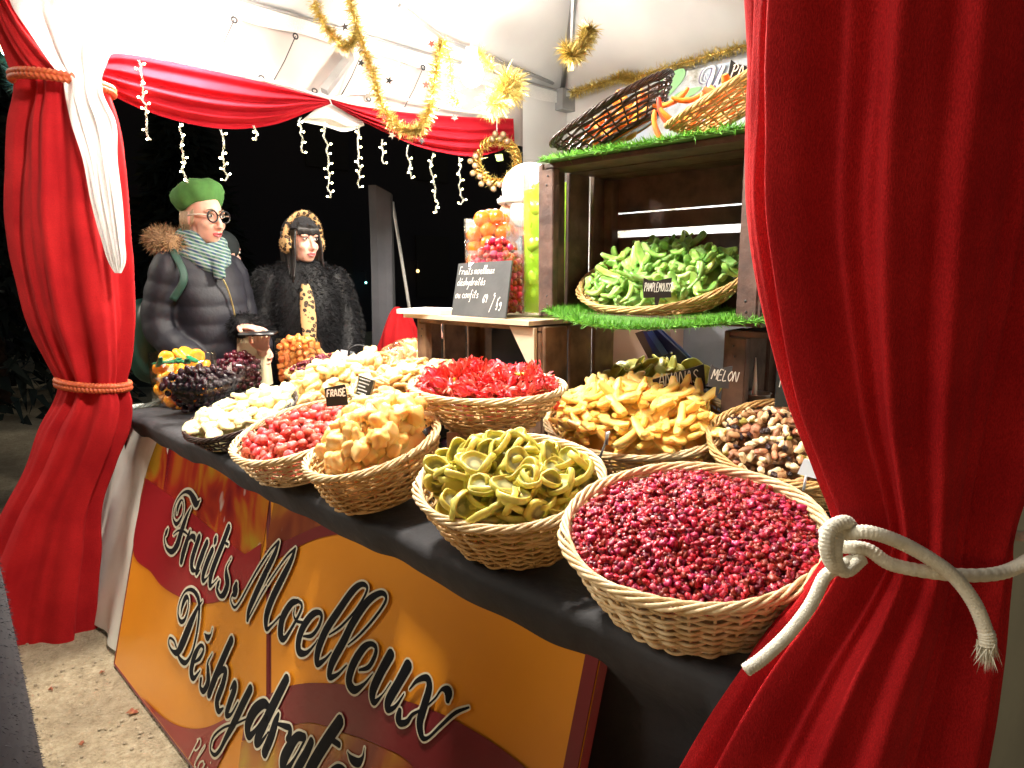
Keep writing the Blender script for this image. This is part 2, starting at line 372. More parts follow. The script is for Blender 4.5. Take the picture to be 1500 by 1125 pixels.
    # fir garland with fairy bulbs tied to the front left post
    FIR = pbr('fir_needles', (.02, .09, .06), (.03, .14, .10), scale=30, rough=.5)
    r = thing('fir_garland', 'fir branch with small coloured bulbs left of the red curtain top', 'garland', tuple(atD(20, 95, 2.62)))
    pts = spline([atD(-45, 70, 2.62), atD(0, 72, 2.62), atD(18, 95, 2.6), atD(26, 128, 2.58)], 10)
    mb = MB(); i = RNG.integers(0, len(pts), 1500); P = pts[i] + RNG.normal(0, .004, (1500, 3)); N = RNG.normal(0, 1, (1500, 3)); N /= np.linalg.norm(N, axis=1)[:, None]
    tufts(mb, P, N, .05, .0012, droop=.1, jit=.2); part('needles', mb, FIR, r, smooth=False)
    mb = MB(); mb.tube(pts, .004, 6); part('stem', mb, WOOD, r)
    for px, py, col in ((2, 42 + 28, (1, .75, .25)), (6, 76, (.5, .8, 1)), (14, 90, (.85, .95, 1)), (24, 118, (.4, .7, 1))):
        mb = MB(); mb.ell(atD(px, py, 2.55), (.008, .008, .012), nu=10, nv=8); part('bulb', mb, pbr('fairy_bulb_colour', col, em=7, emc=col), r)

# ------------------------------------------------------------------ tent
TX0, TX1, TY0, TY1, EAVE = -2.93, -.10, .66, 3.36, 2.47
def build_tent():
    r = thing('market_tent', 'white pop-up market tent sheltering the fruit stall', 'tent', (-1.5, 2, 0))
    pk = np.array([(TX0 + TX1) / 2, (TY0 + TY1) / 2, 3.55])
    cs = [np.array([x, y, EAVE]) for x, y in ((TX0, TY0), (TX0, TY1), (TX1, TY1), (TX1, TY0))]
    mb = MB(); n = 22
    for i in range(4):
        a, b = cs[i], cs[(i + 1) % 4]
        V = np.zeros((n, n, 3))
        for u in range(n):
            for v in range(n):
                s, t = u / (n - 1), v / (n - 1)
                p = (a * (1 - s) + b * s) * (1 - t) + pk * t
                p = p + np.array([0, 0, -.10 * math.sin(PI * s) * math.sin(PI * t) * (1 - t)]) + np.array([0, 0, .006 * noise.noise(Vector(p * 3))])
                V[u, v] = p
        mb.grid(V)
    part('roof', mb, TARP, r)
    for i, (x, y) in enumerate(((TX0 - .19, TY0 - .01), (TX0, TY1), (TX1, TY1), (-.185, .865))):
        mb = MB(); mb.tube([(x, y, 0), (x, y, EAVE + .02)], .026, 4); part('post', mb, ALU, r, smooth=False)
        mb = MB(); mb.box((x, y, .006), (.12, .12, .012)); part('foot', mb, ALU, r, smooth=False)
    # hip bars and the scissor bars under the eaves
    for c in cs:
        mb = MB(); d = pk - c; mb.tube([c + d * .02 + np.array([0, 0, -.04]), c + d * .97 + np.array([0, 0, -.05])], .014, 6); part('hip_bar', mb, ALU, r)
    for a, b in ((cs[0], cs[1]), (cs[1], cs[2])):
        mb = MB(); mb.tube([a + np.array([.02, 0, -.015]), b + np.array([.02, 0, -.015])], .013, 6); part('eave_bar', mb, ALU, r)
    # vertical valance strip along the left end with its eyelets, cords and seams
    mb = MB(); V = np.zeros((70, 12, 3))
    for i in range(70):
        for j in range(12):
            y = TY0 + (TY1 - TY0) * i / 69; z = 2.11 + .36 * j / 11
            V[i, j] = (TX0 + .012 + .012 * math.sin(y * 14) * (1 - j / 11) + .02 * noise.noise(Vector((y * 2, z * 4, 0))), y, z)
    mb.grid(V); part('valance', mb, VAL, r)
    mb = MB(); mb.grid([[(TX0 + .045, TY0 + (TY1 - TY0) * i / 40, 2.385 + .006 * math.sin(i)), (TX0 + .045, TY0 + (TY1 - TY0) * i / 40, 2.455)] for i in range(41)]); part('valance_band', mb, WHITE, r)
    mb = MB(); mb.tube([(TX0 + .05, TY0 + (TY1 - TY0) * i / 40, 2.457) for i in range(41)], .006, 6); part('seam', mb, ALU, r)
    for px, py in ((245, 5), (343, 29), (433, 53), (530, 78), (620, 99)):
        P = atX(px, py, TX0 + .055); mb = MB()
        th = np.linspace(0, 2 * PI, 14, endpoint=False); mb.tube([P + np.array([0, .011 * math.cos(a), .011 * math.sin(a)]) for a in th], .0035, 6, closed=True); part('eyelet', mb, DARKST, r)
        mb = MB(); Q = P + np.array([-.03, -.1, -.2]); mb.tube([P, (P + Q) / 2 + np.array([.0, 0, -.01]), Q], .0022, 5); part('cord', mb, DARKST, r)
    for px, py in ((219, 80), (297, 95), (383, 114), (461, 133), (540, 145), (640, 158)):
        P = atX(px, py, TX0 + .04); mb = MB()
        th = np.linspace(0, 2 * PI, 14, endpoint=False); mb.tube([P + np.array([0, .012 * math.cos(a), .009 * math.sin(a)]) for a in th], .0035, 6, closed=True); part('eyelet', mb, DARKST, r)
    a, b = atX(475, 134, TX0 + .05), atX(514, 82, TX0 + .05)
    mb = MB(); mb.tube([a, b], .024, 4); part('strut', mb, ALU, r, smooth=False)
    mb = MB(); V = np.array([atX(x, y, TX0 + .06) for x, y in ((172, 70), (240, 86), (330, 105), (420, 126), (482, 143), (520, 137), (570, 140), (620, 152), (680, 163), (752, 172))]); mb.tube(spline(V, 6), .006, 6); part('lashing_cord', mb, WHITE, r)
    # diagonal truss bars across the ceiling
    for (x0, y0, d0), (x1, y1, d1) in (((585, 8, 3.0), (648, 56, 3.3)), ((648, 56, 3.3), (810, 122, 4.1)), ((842, -40, 2.9), (838, 62, 3.2))):
        mb = MB(); mb.tube([atD(x0, y0, d0), atD(x1, y1, d1)], .011, 4); part('truss_bar', mb, ALU, r, smooth=False)
    # corner joint
    P = np.array([TX0 + .03, TY1 - .03, EAVE - .06]); mb = MB(); mb.box(P, (.12, .12, .12)); mb.box(P + np.array([.1, -.01, .03]), (.1, .035, .035)); part('corner_joint', mb, ALU, r, smooth=False)
    # back wall
    mb = MB(); V = np.zeros((60, 30, 3))
    for i in range(60):
        for j in range(30):
            x = TX0 + .02 + (TX1 - TX0) * i / 59; z = .02 + (EAVE - .02) * j / 29
            V[i, j] = (x, TY1 + .02 + .018 * noise.noise(Vector((x * 2.2, z * .7, 3))), z)
    V2 = np.array([[(TX0 + .03 + .012 * noise.noise(Vector((y * 4, z, 7))), y, z) for z in np.linspace(.02, EAVE - .02, 30)] for y in np.linspace(2.99, TY1 + .02, 14)]); mb.grid(V2)
    mb.grid(V); solo('back_wall', mb, TARP, 'white tarpaulin back wall of the tent behind the crates', 'tent wall')
    # right side wall seen beside the near curtain
    GRW = pbr('grey_green_tarp', (.60, .61, .51), (.52, .53, .45), scale=4, rough=.6, bump=.1)
    mb = MB(); V = np.zeros((30, 24, 3))
    for i in range(30):
        for j in range(24):
            y = .985 + (TY1 - .985) * i / 29; z = .02 + (EAVE - .05) * j / 23
            V[i, j] = (-.187 + .036 * (y - .98) + .006 * noise.noise(Vector((y * 3, z, 9))), y, z)
    mb.grid(V); solo('side_wall', mb, GRW, 'plain grey green tarpaulin wall behind the near red curtain', 'tent wall')

def build_lamps():
    BULB = pbr('lamp_glow', (1, .95, .85), em=60, emc=(1, .93, .8))
    for i, (P, lab) in enumerate(((np.array([-2.72, 1.0, 2.33]), 'glaring lamp hung near the white drape and front left post'), (np.array([-2.36, 2.11, 2.23]), 'glaring lamp hung among the gold tinsel under the roof'), (np.array([-1.35, .82, 2.38]), 'added unseen fill lamp high over the middle of the table front edge'))):  # third lamp is an added out-of-view fill that brightens the front baskets
        r = thing('stall_lamp', lab, 'lamp', tuple(P), group='bright lamps under the tent roof')
        mb = MB(); mb.ell(P, (.05, .05, .06), nu=20, nv=14); part('bulb', mb, BULB, r)
        mb = MB(); mb.lathe([(0, .1), (.025, .1), (.03, .05), (.028, .045), (0, .045)], P); part('socket', mb, WHITE, r)
        mb = MB(); mb.tube([P + np.array([0, 0, .1]), P + np.array([.02, 0, .3]), P + np.array([0.0, .02, .75])], .005, 6); part('cable', mb, WHITE, r)
        for kind, e in (('POINT', .22), ('SPOT', .95)):
            ld = bpy.data.lights.new('stall_lamp_light', kind); ld.energy = LAMP_W * (.7, 1.15, .85)[i] * e; ld.color = (1, .92, .80); ld.shadow_soft_size = .075
            if kind == 'SPOT': ld.spot_size = R(168); ld.spot_blend = .35
            lo = bpy.data.objects.new('stall_lamp_light', ld); COL.objects.link(lo); lo.parent = r

def build_banner():
    m, t, p = nm('banner_print'); c = coords(t, 1)
    n = t.nodes.new('ShaderNodeTexNoise'); n.inputs['Scale'].default_value = 26; n.inputs['Detail'].default_value = 7; n.inputs['Roughness'].default_value = .8
    n2 = t.nodes.new('ShaderNodeTexNoise'); n2.inputs['Scale'].default_value = 4.5
    t.links.new(c, n.inputs[0]); t.links.new(c, n2.inputs[0])
    a = ramp(t, n.outputs['Fac'], [(.35, (.20, .20, .14)), (.5, (.42, .42, .40)), (.65, (.62, .66, .68))])
    t.links.new(mixc(t, ramp(t, n2.outputs['Fac'], [(.42, (0, 0, 0)), (.58, (1, 1, 1))]), a, (.52, .62, .76)), p.inputs['Base Color']); p.inputs['Roughness'].default_value = .5
    r = thing('printed_banner', 'blue grey printed banner with a white script U on the back wall', 'banner', (-1.7, 3.3, 1.9))
    Y = 3.30; mb = MB(); V = [[(x, Y + .008 * math.sin(x * 7), z) for z in np.linspace(1.55, 2.40, 8)] for x in np.linspace(-2.45, -.5, 40)]; mb.grid(V); part('sheet', mb, m, r)
    LEAFP = pbr('printed_leaf', (.22, .50, .20), (.30, .6, .3), scale=8, rough=.5)
    for pl in ([(962, 130), (975, 112), (1000, 100), (1003, 112), (990, 130), (975, 142)], [(990, 138), (1010, 130), (1028, 128), (1010, 142), (985, 150)]):
        P = spline([atY(x, y, Y - .012) for x, y in pl], 5, closed=True); mb = MB(); mb.poly(P, .002, (0, -1, 0)); part('printed_leaf', mb, LEAFP, r, smooth=False)
    st = [[(575, 690, 8), (545, 600, 20), (520, 700, 12), (560, 740, 10), (500, 770, 24), (450, 720, 20), (500, 560, 26), (620, 470, 36), (700, 490, 60), (670, 640, 80), (610, 790, 80), (610, 880, 50), (700, 800, 26), (800, 620, 50), (890, 440, 70)],
          [(885, 450, 70), (810, 620, 76), (750, 770, 70), (780, 830, 36), (860, 760, 24)]]
    UW = pbr('banner_letter_white', (.85, .85, .88), rough=.5); UD = pbr('banner_letter_shadow', (.14, .12, .25), rough=.5)
    for sh, mt, nme in ((1, UD, 'letter_shadow'), (0, UW, 'letter')):
        mb = MB()
        for s in st:
            q = spline([(990 + a * .08 - sh * 2.2, 60 + b * .08 + sh * 1.2, w * .04) for a, b, w in s], 8)
            P = np.array([atY(x, y, Y - .014 - (0 if sh else .003)) for x, y, w in q]); mb.tube(P, q[:, 2] * 3.3e-3, 8, up=(0, -1, 0), flat=.0012)
        part(nme, mb, mt, r)

# ------------------------------------------------------------------ curtains and swags
def up1(y): return 1 / (1 + (562.5 - y) / FOC * math.tan(PITCH))   # keeps a hanging cloth plumb
def fold_tube(rows, d, ph, nphi=200, nz=130, depth=.62, twist=0.0):
    """rows: (y, xl, xr, fold amplitude) in the photo at distance d; a gathered cloth tube round its own centre line"""
    C = [(atD((a + b) / 2, y, d * up1(y)), (b - a) / 2 * d * up1(y) / FOC, am) for y, a, b, am in rows]
    zs = [c[0][2] for c in C]; zz = np.linspace(max(zs), min(zs), nz)
    V = np.zeros((nz, nphi, 3)); th = np.linspace(0, 2 * PI, nphi, endpoint=False)
    for i, z in enumerate(zz):
        cx, cy = interp(z, zs, [c[0][0] for c in C]), interp(z, zs, [c[0][1] for c in C])
        w = interp(z, zs, [c[1] for c in C]); am = interp(z, zs, [c[2] for c in C])
        t = th + twist * z
        f = sum(k[1] * np.sin(k[0] * t + k[2] + k[3] * z) for k in ph)
        f = np.sign(f) * np.abs(f) ** .8
        wr = np.array([noise.noise(Vector((math.cos(q) * 4, math.sin(q) * 4, z * 5))) + .6 * noise.noise(Vector((math.cos(q) * 10, math.sin(q) * 10 + 3, z * 11))) for q in t])
        rr = w * (1 + am * f + .022 * wr) / (1 + .55 * am)
        dz = depth
        V[i] = np.array([cx, cy, z]) + np.outer(rr * np.cos(th), _rt) + np.outer(rr * dz * np.sin(th), _fh)
        V[i, :, 2] += .01 * np.sin(5 * th) * (i > nz - 4)
    mb = MB(); mb.grid(V, closev=True); return mb
def cord_ring(C, a, b, r, tilt, turns=60, n=240, n2=10):
    th = np.linspace(0, 2 * PI, n, endpoint=False)
    P = np.array([C + _rt * a * math.cos(t) + _fh * b * math.sin(t) + np.array([0, 0, tilt * math.cos(t)]) for t in th])
    mb = MB()
    for k in range(2):
        off = np.array([[0, 0, (k - .5) * r * 1.25]] * n)
        mb.tube(P + off, r, n2, closed=True, rfun=lambda i, t, k=k: 1 + .22 * np.sin((1 if k else -1) * t * 2 + i * turns * 2 * PI / n))
    return mb
def build_curtains():
    # far left curtain
    D = 2.5
    rows = [(-60, -45, -5, .25), (0, -18, 20, .25), (60, 4, 66, .3), (100, 24, 112, .34), (121, 36, 150, .34), (135, 36, 156, .32), (180, 27, 171, .22), (240, 23, 180, .16), (320, 22, 188, .13), (400, 33, 194, .13), (480, 55, 197, .16), (540, 82, 191, .28), (563, 92, 186, .34), (585, 86, 193, .30), (620, 66, 192, .24), (680, 42, 170, .2), (740, 8, 150, .2), (800, -22, 147, .2), (870, -48, 142, .2), (955, -66, 138, .2)]
    r = thing('curtain', 'red curtain gathered by two cords at the far left post', 'curtain', (*atD(75, 950, D)[:2], 0))
    mb = fold_tube(rows, D, [(7, .5, .4, .9), (11, .3, 2.0, -1.1), (23, .10, 1.0, .8), (4, .4, 3.0, 1.9)]); part('red_cloth', mb, RED, r)
    C = atD(93, 124, D * up1(124)); mb = cord_ring(C, .150, .135, .011, -.012); part('tieback', mb, TIE, r)
    C = atD(137, 562, D * up1(562)); mb = cord_ring(C, .121, .085, .011, -.012); part('tieback', mb, TIE, r)
    # white drape over it
    mb = MB(); nu, nz = 60, 90
    wr = [(-40, 12, 225, 2.42), (0, 14, 192, 2.42), (50, 45, 176, 2.42), (90, 72, 158, 2.41), (118, 92, 149, 2.41), (132, 94, 150, 2.40), (180, 104, 170, 2.37), (230, 120, 172, 2.365), (300, 134, 180, 2.36), (350, 148, 183, 2.36), (392, 163, 182, 2.365), (400, 168, 178, 2.37)]
    V = np.zeros((nz, nu, 3))
    for i in range(nz):
        y = -40 + 440 * i / (nz - 1); a, b, d = [interp(y, [w[0] for w in wr], [w[k] for w in wr]) for k in (1, 2, 3)]
        for j in range(nu):
            s = j / (nu - 1); x = a + (b - a) * s
            amp = .018 * min(1, abs(y - 125) / 60 + .35)
            V[i, j] = atD(x, y, d * up1(y) - .03 * math.sin(PI * s) + amp * math.sin(s * 17 + 1.5 * math.sin(y * .012)) * (b - a) / 120 + .3 * amp * math.sin(s * 38 + 2))
    mb.grid(V); part('white_drape', mb, WHITE, r)
    # near right curtain
    D = .76
    rows = [(-620, 1112, 1760, .2), (-160, 1097, 1740, .16), (0, 1097, 1700, .15), (150, 1096, 1672, .15), (300, 1096, 1640, .15), (400, 1108, 1612, .16), (500, 1130, 1580, .18), (600, 1160, 1545, .20), (700, 1202, 1508, .24), (770, 1228, 1484, .28), (800, 1232, 1478, .29), (830, 1216, 1478, .28), (880, 1182, 1474, .24), (950, 1125, 1468, .2), (1050, 1060, 1455, .17), (1130, 1014, 1440, .16), (1300, 930, 1425, .15), (1500, 860, 1410, .15), (1800, 790, 1400, .15), (2350, 720, 1390, .15)]
    r = thing('curtain', 'large red curtain in the right foreground tied with a white rope', 'curtain', (-.18, .76, 0))
    mb = fold_tube(rows, D, [(7, .55, 1.2, .5), (11, .45, .3, -.5), (19, .34, 2.0, .7), (3, .25, 5.0, 1.0), (37, .12, 1.0, 1.5)], nphi=360, nz=240, depth=.5); part('red_cloth', mb, RED, r)
    # rope: one loop round the curtain, knot and two loose ends
    r = thing('rope', 'white braided rope knotted round the right foreground curtain', 'rope', tuple(atD(1235, 790, 0.7385)))
    def braid(P, rad, k=None):
        P = spline(P, 26); mb = MB()
        s = np.concatenate([[0], np.cumsum(np.linalg.norm(np.diff(P, axis=0), axis=1))])
        mb.tube(P, rad if k is None else rad * np.array([k(x / s[-1]) for x in s]), 14, rfun=lambda i, t: 1 + .045 * np.sin(4 * t + s[i] * 900) * np.sin(4 * t - s[i] * 900) * 2)
        return mb
    rr = .0070
    mb = braid([atD(1222, 800, 0.7245), atD(1270, 805, 0.7070), atD(1310, 828, 0.7000), (atD(1400, 842, 0.7000)), atD(1470, 838, 0.7245), atD(1520, 810, 0.7400), atD(1520, 790, 0.8500), atD(1400, 775, 0.9800), atD(1270, 775, 0.9500), atD(1215, 778, 0.8000), atD(1210, 780, 0.7200)], rr); part('loop', mb, ROPEW, r)
    mb = braid([atD(1228, 832, 0.7175), atD(1208, 845, 0.7070), atD(1188, 885, 0.7035), atD(1158, 925, 0.7035), atD(1120, 962, 0.7000), atD(1092, 982, 0.6965)], rr * .92); part('loose_end', mb, ROPEW, r)
    mb = braid([atD(1238, 782, 0.7000), atD(1275, 780, 0.6860), atD(1330, 800, 0.6860), atD(1390, 838, 0.6860), atD(1425, 880, 0.6860), atD(1444, 925, 0.6860), atD(1447, 945, 0.6860)], rr, lambda u: 1 if u < .93 else 1.12)
    P0 = atD(1447, 945, 0.6860); n = 220; N = np.tile(np.array([0, 0, -1.]), (n, 1)) + RNG.normal(0, .22, (n, 3)); tufts(mb, P0 + RNG.normal(0, .0035, (n, 3)), N, .02, .0007, droop=.1, jit=.05); part('frayed_end', mb, ROPEW, r)
    mb = braid([atD(1250, 822, 0.7175), atD(1224, 830, 0.7000), atD(1211, 805, 0.6930), atD(1216, 775, 0.6930), atD(1238, 765, 0.6965), atD(1250, 778, 0.7070)], rr * 1.05)
    mb.merge(braid([atD(1262, 818, 0.7105), atD(1240, 836, 0.7035), atD(1226, 826, 0.6979), atD(1224, 800, 0.6951), atD(1230, 775, 0.7035)], rr)); part('knot', mb, ROPEW, r)

def build_swags():
    def swag(name, lab, top, bot, x, mt, nf, off=0.0, amp=.018):
        nu, nv = 80, 44; top = spline(top, 12); bot = spline(bot, 12)
        def samp(P, s): i = s * (len(P) - 1); k = min(int(i), len(P) - 2); return P[k] + (P[k + 1] - P[k]) * (i - k)
        V = np.zeros((nu, nv, 3))
        for i in range(nu):
            s = i / (nu - 1); a, b = samp(top, s), samp(bot, s)
            for j in range(nv):
                t = j / (nv - 1); q = a + (b - a) * t
                g = math.sin(PI * s) ** .6
                f = math.sin(nf * (t ** 1.2) * 2 * PI + 1.2 * math.sin(3 * s) + off) * amp * (.35 + .65 * g)
                V[i, j] = atX(q[0], q[1], x + f + .045 * math.sin(PI * t) * g)
        mb = MB(); mb.grid(V); return solo(name, mb, mt, lab, 'drapery', group='drapes along the left rail')
    X = TX0 + .05
    swag('swag', 'long red fabric swag hung nearest the white drape', [(140, 84), (185, 79), (300, 101), (400, 124), (482, 146)], [(138, 122), (165, 140), (215, 163), (280, 182), (340, 189), (400, 183), (450, 165), (485, 152)], X, SWAG, 4)
    swag('swag', 'red fabric swag between the middle tie and the wreath', [(484, 145), (520, 154), (580, 163), (660, 170), (752, 174)], [(487, 153), (520, 172), (560, 192), (610, 214), (660, 226), (705, 228), (754, 214)], X, SWAG, 4, 1.0)
    swag('white_drape_tail', 'pale tulle tail hanging where the two swags meet', [(462, 160), (485, 152), (510, 166), (532, 178)], [(440, 178), (478, 186), (505, 193), (534, 184)], X - .035, WHITE, 2, amp=.008)
# ------------------------------------------------------------------ table, cloth and sign boards
TZ = .83
def build_table():
    r = thing('market_table', 'long trestle table under the black cloth', 'table', (-1.5, 1.3, 0))
    mb = MB(); mb.box((-1.555, 1.33, TZ - .03), (2.66, 1.06, .036)); part('tabletop', mb, WOODM, r, smooth=False)
    for x in (-2.7, -1.5, -.32):
        for y in (.9, 1.76):
            mb = MB(); mb.box((x, y, (TZ - .05) / 2), (.045, .045, TZ - .05)); part('leg', mb, WOODM, r, smooth=False)
    # cloth: top, front drop, left drop
    def wob(x, y): return .006 * noise.noise(Vector((x * 9, y * 9, 0))) + .005 * abs(noise.noise(Vector((x * 14, y * 22, 5))))  + .003 * noise.noise(Vector((x * 31, y * 31, 3)))
    mb = MB(); xs = np.linspace(-2.90, -.205, 220)
    prof = [(1.88, TZ - .004, 0)] + [(y, TZ, 0) for y in np.linspace(1.86, .80, 26)] + [(.783, TZ - .003, .2), (.774, TZ - .010, .4), (.768, TZ - .022, .7)] + [(.764 + .0 * k, TZ - .03 - k * .78 / 18, 1) for k in range(1, 19)]
    V = np.zeros((len(xs), len(prof), 3))
    for i, x in enumerate(xs):
        for j, (y, z, k) in enumerate(prof):
            dz = wob(x, y) * (1 - k) + .004
            V[i, j] = (x, y + k * (.005 * math.sin(x * 37 + .9 * math.sin(x * 11)) * min(1, (TZ - z) * 4) + .012 * noise.noise(Vector((x * 5, z * 3, 1)))) + (.085 if k == 1 else 0) * min(1, max(0, (TZ - .04 - z) * 9)) * (1 if x < -.40 else .15), z + dz)
    # the left drop is folded back into a diagonal edge
    for i, x in enumerate(xs):
        if x < -2.55:
            for j, (y, z, k) in enumerate(prof):
                if k == 1:
                    lim = TZ - .03 - max(0, (x + 2.90)) * 1.1
                    if z < lim: V[i, j, 2] = lim; V[i, j, 1] = max(V[i, j, 1], .80)
    mb.grid(V)
    L = np.zeros((40, 14, 3))
    for i in range(40):
        y = .77 + (1.86 - .77) * i / 39
        for j in range(14):
            z = TZ + .002 - j * .5 / 13; L[i, j] = (-2.90 - .01 * min(j, 2) - .012 * math.sin(y * 25) * j / 13, y, z + (wob(-2.9, y) if j == 0 else 0))
    mb.grid(L)
    solo('tablecloth', mb, BLACKC, 'black cloth covering the market table and hanging over its front edge', 'tablecloth')
    # white plastic skirt at the left end of the front
    mb = MB(); V = np.zeros((50, 40, 3))
    for i in range(50):
        for j in range(40):
            x = -3.14 + .64 * i / 49; z = .02 + (TZ - .05) * j / 39
            V[i, j] = (x, .60 + .215 * (z / TZ) + .008 * math.sin(x * 22 + z * 2) * (1 - .5 * z) + .015 * noise.noise(Vector((x * 8, z * 4, 2))), z)
    mb.grid(V); solo('plastic_skirt', mb, PVC, 'glossy white plastic sheet hanging between the far red curtain and the sign board', 'plastic sheet')

PT, PBm = np.array([0, .803, .77]), np.array([0, .575, .004])
PUP = PT - PBm; PLEN = np.linalg.norm(PUP); PUP = PUP / PLEN; PN = np.array([0, -PUP[2], PUP[1]])
def pan(x, y, h=0.0):
    d = ray(x, y); t = ((PT - EYE) @ PN) / (d @ PN); return EYE + d * t + PN * h
def seamx(z): return -1.742 + (.77 - z) * .50
def smooth_outline(pl):
    P = np.array(pl, float); n = len(P); cr = []
    for i in range(n):
        a = P[i] - P[i - 1]; b = P[(i + 1) % n] - P[i]; c = (a @ b) / (np.linalg.norm(a) * np.linalg.norm(b) + 1e-9)
        if c < math.cos(R(48)): cr.append(i)
    if not cr: return spline(P, 6, closed=True)
    out = []
    for k, i in enumerate(cr):
        j = cr[(k + 1) % len(cr)]; j = j if j > i else j + n; ch = P[[q % n for q in range(i, j + 1)]]
        out.append(spline(ch, 6)[:-1] if len(ch) > 2 else ch[:1])
    return np.concatenate(out)
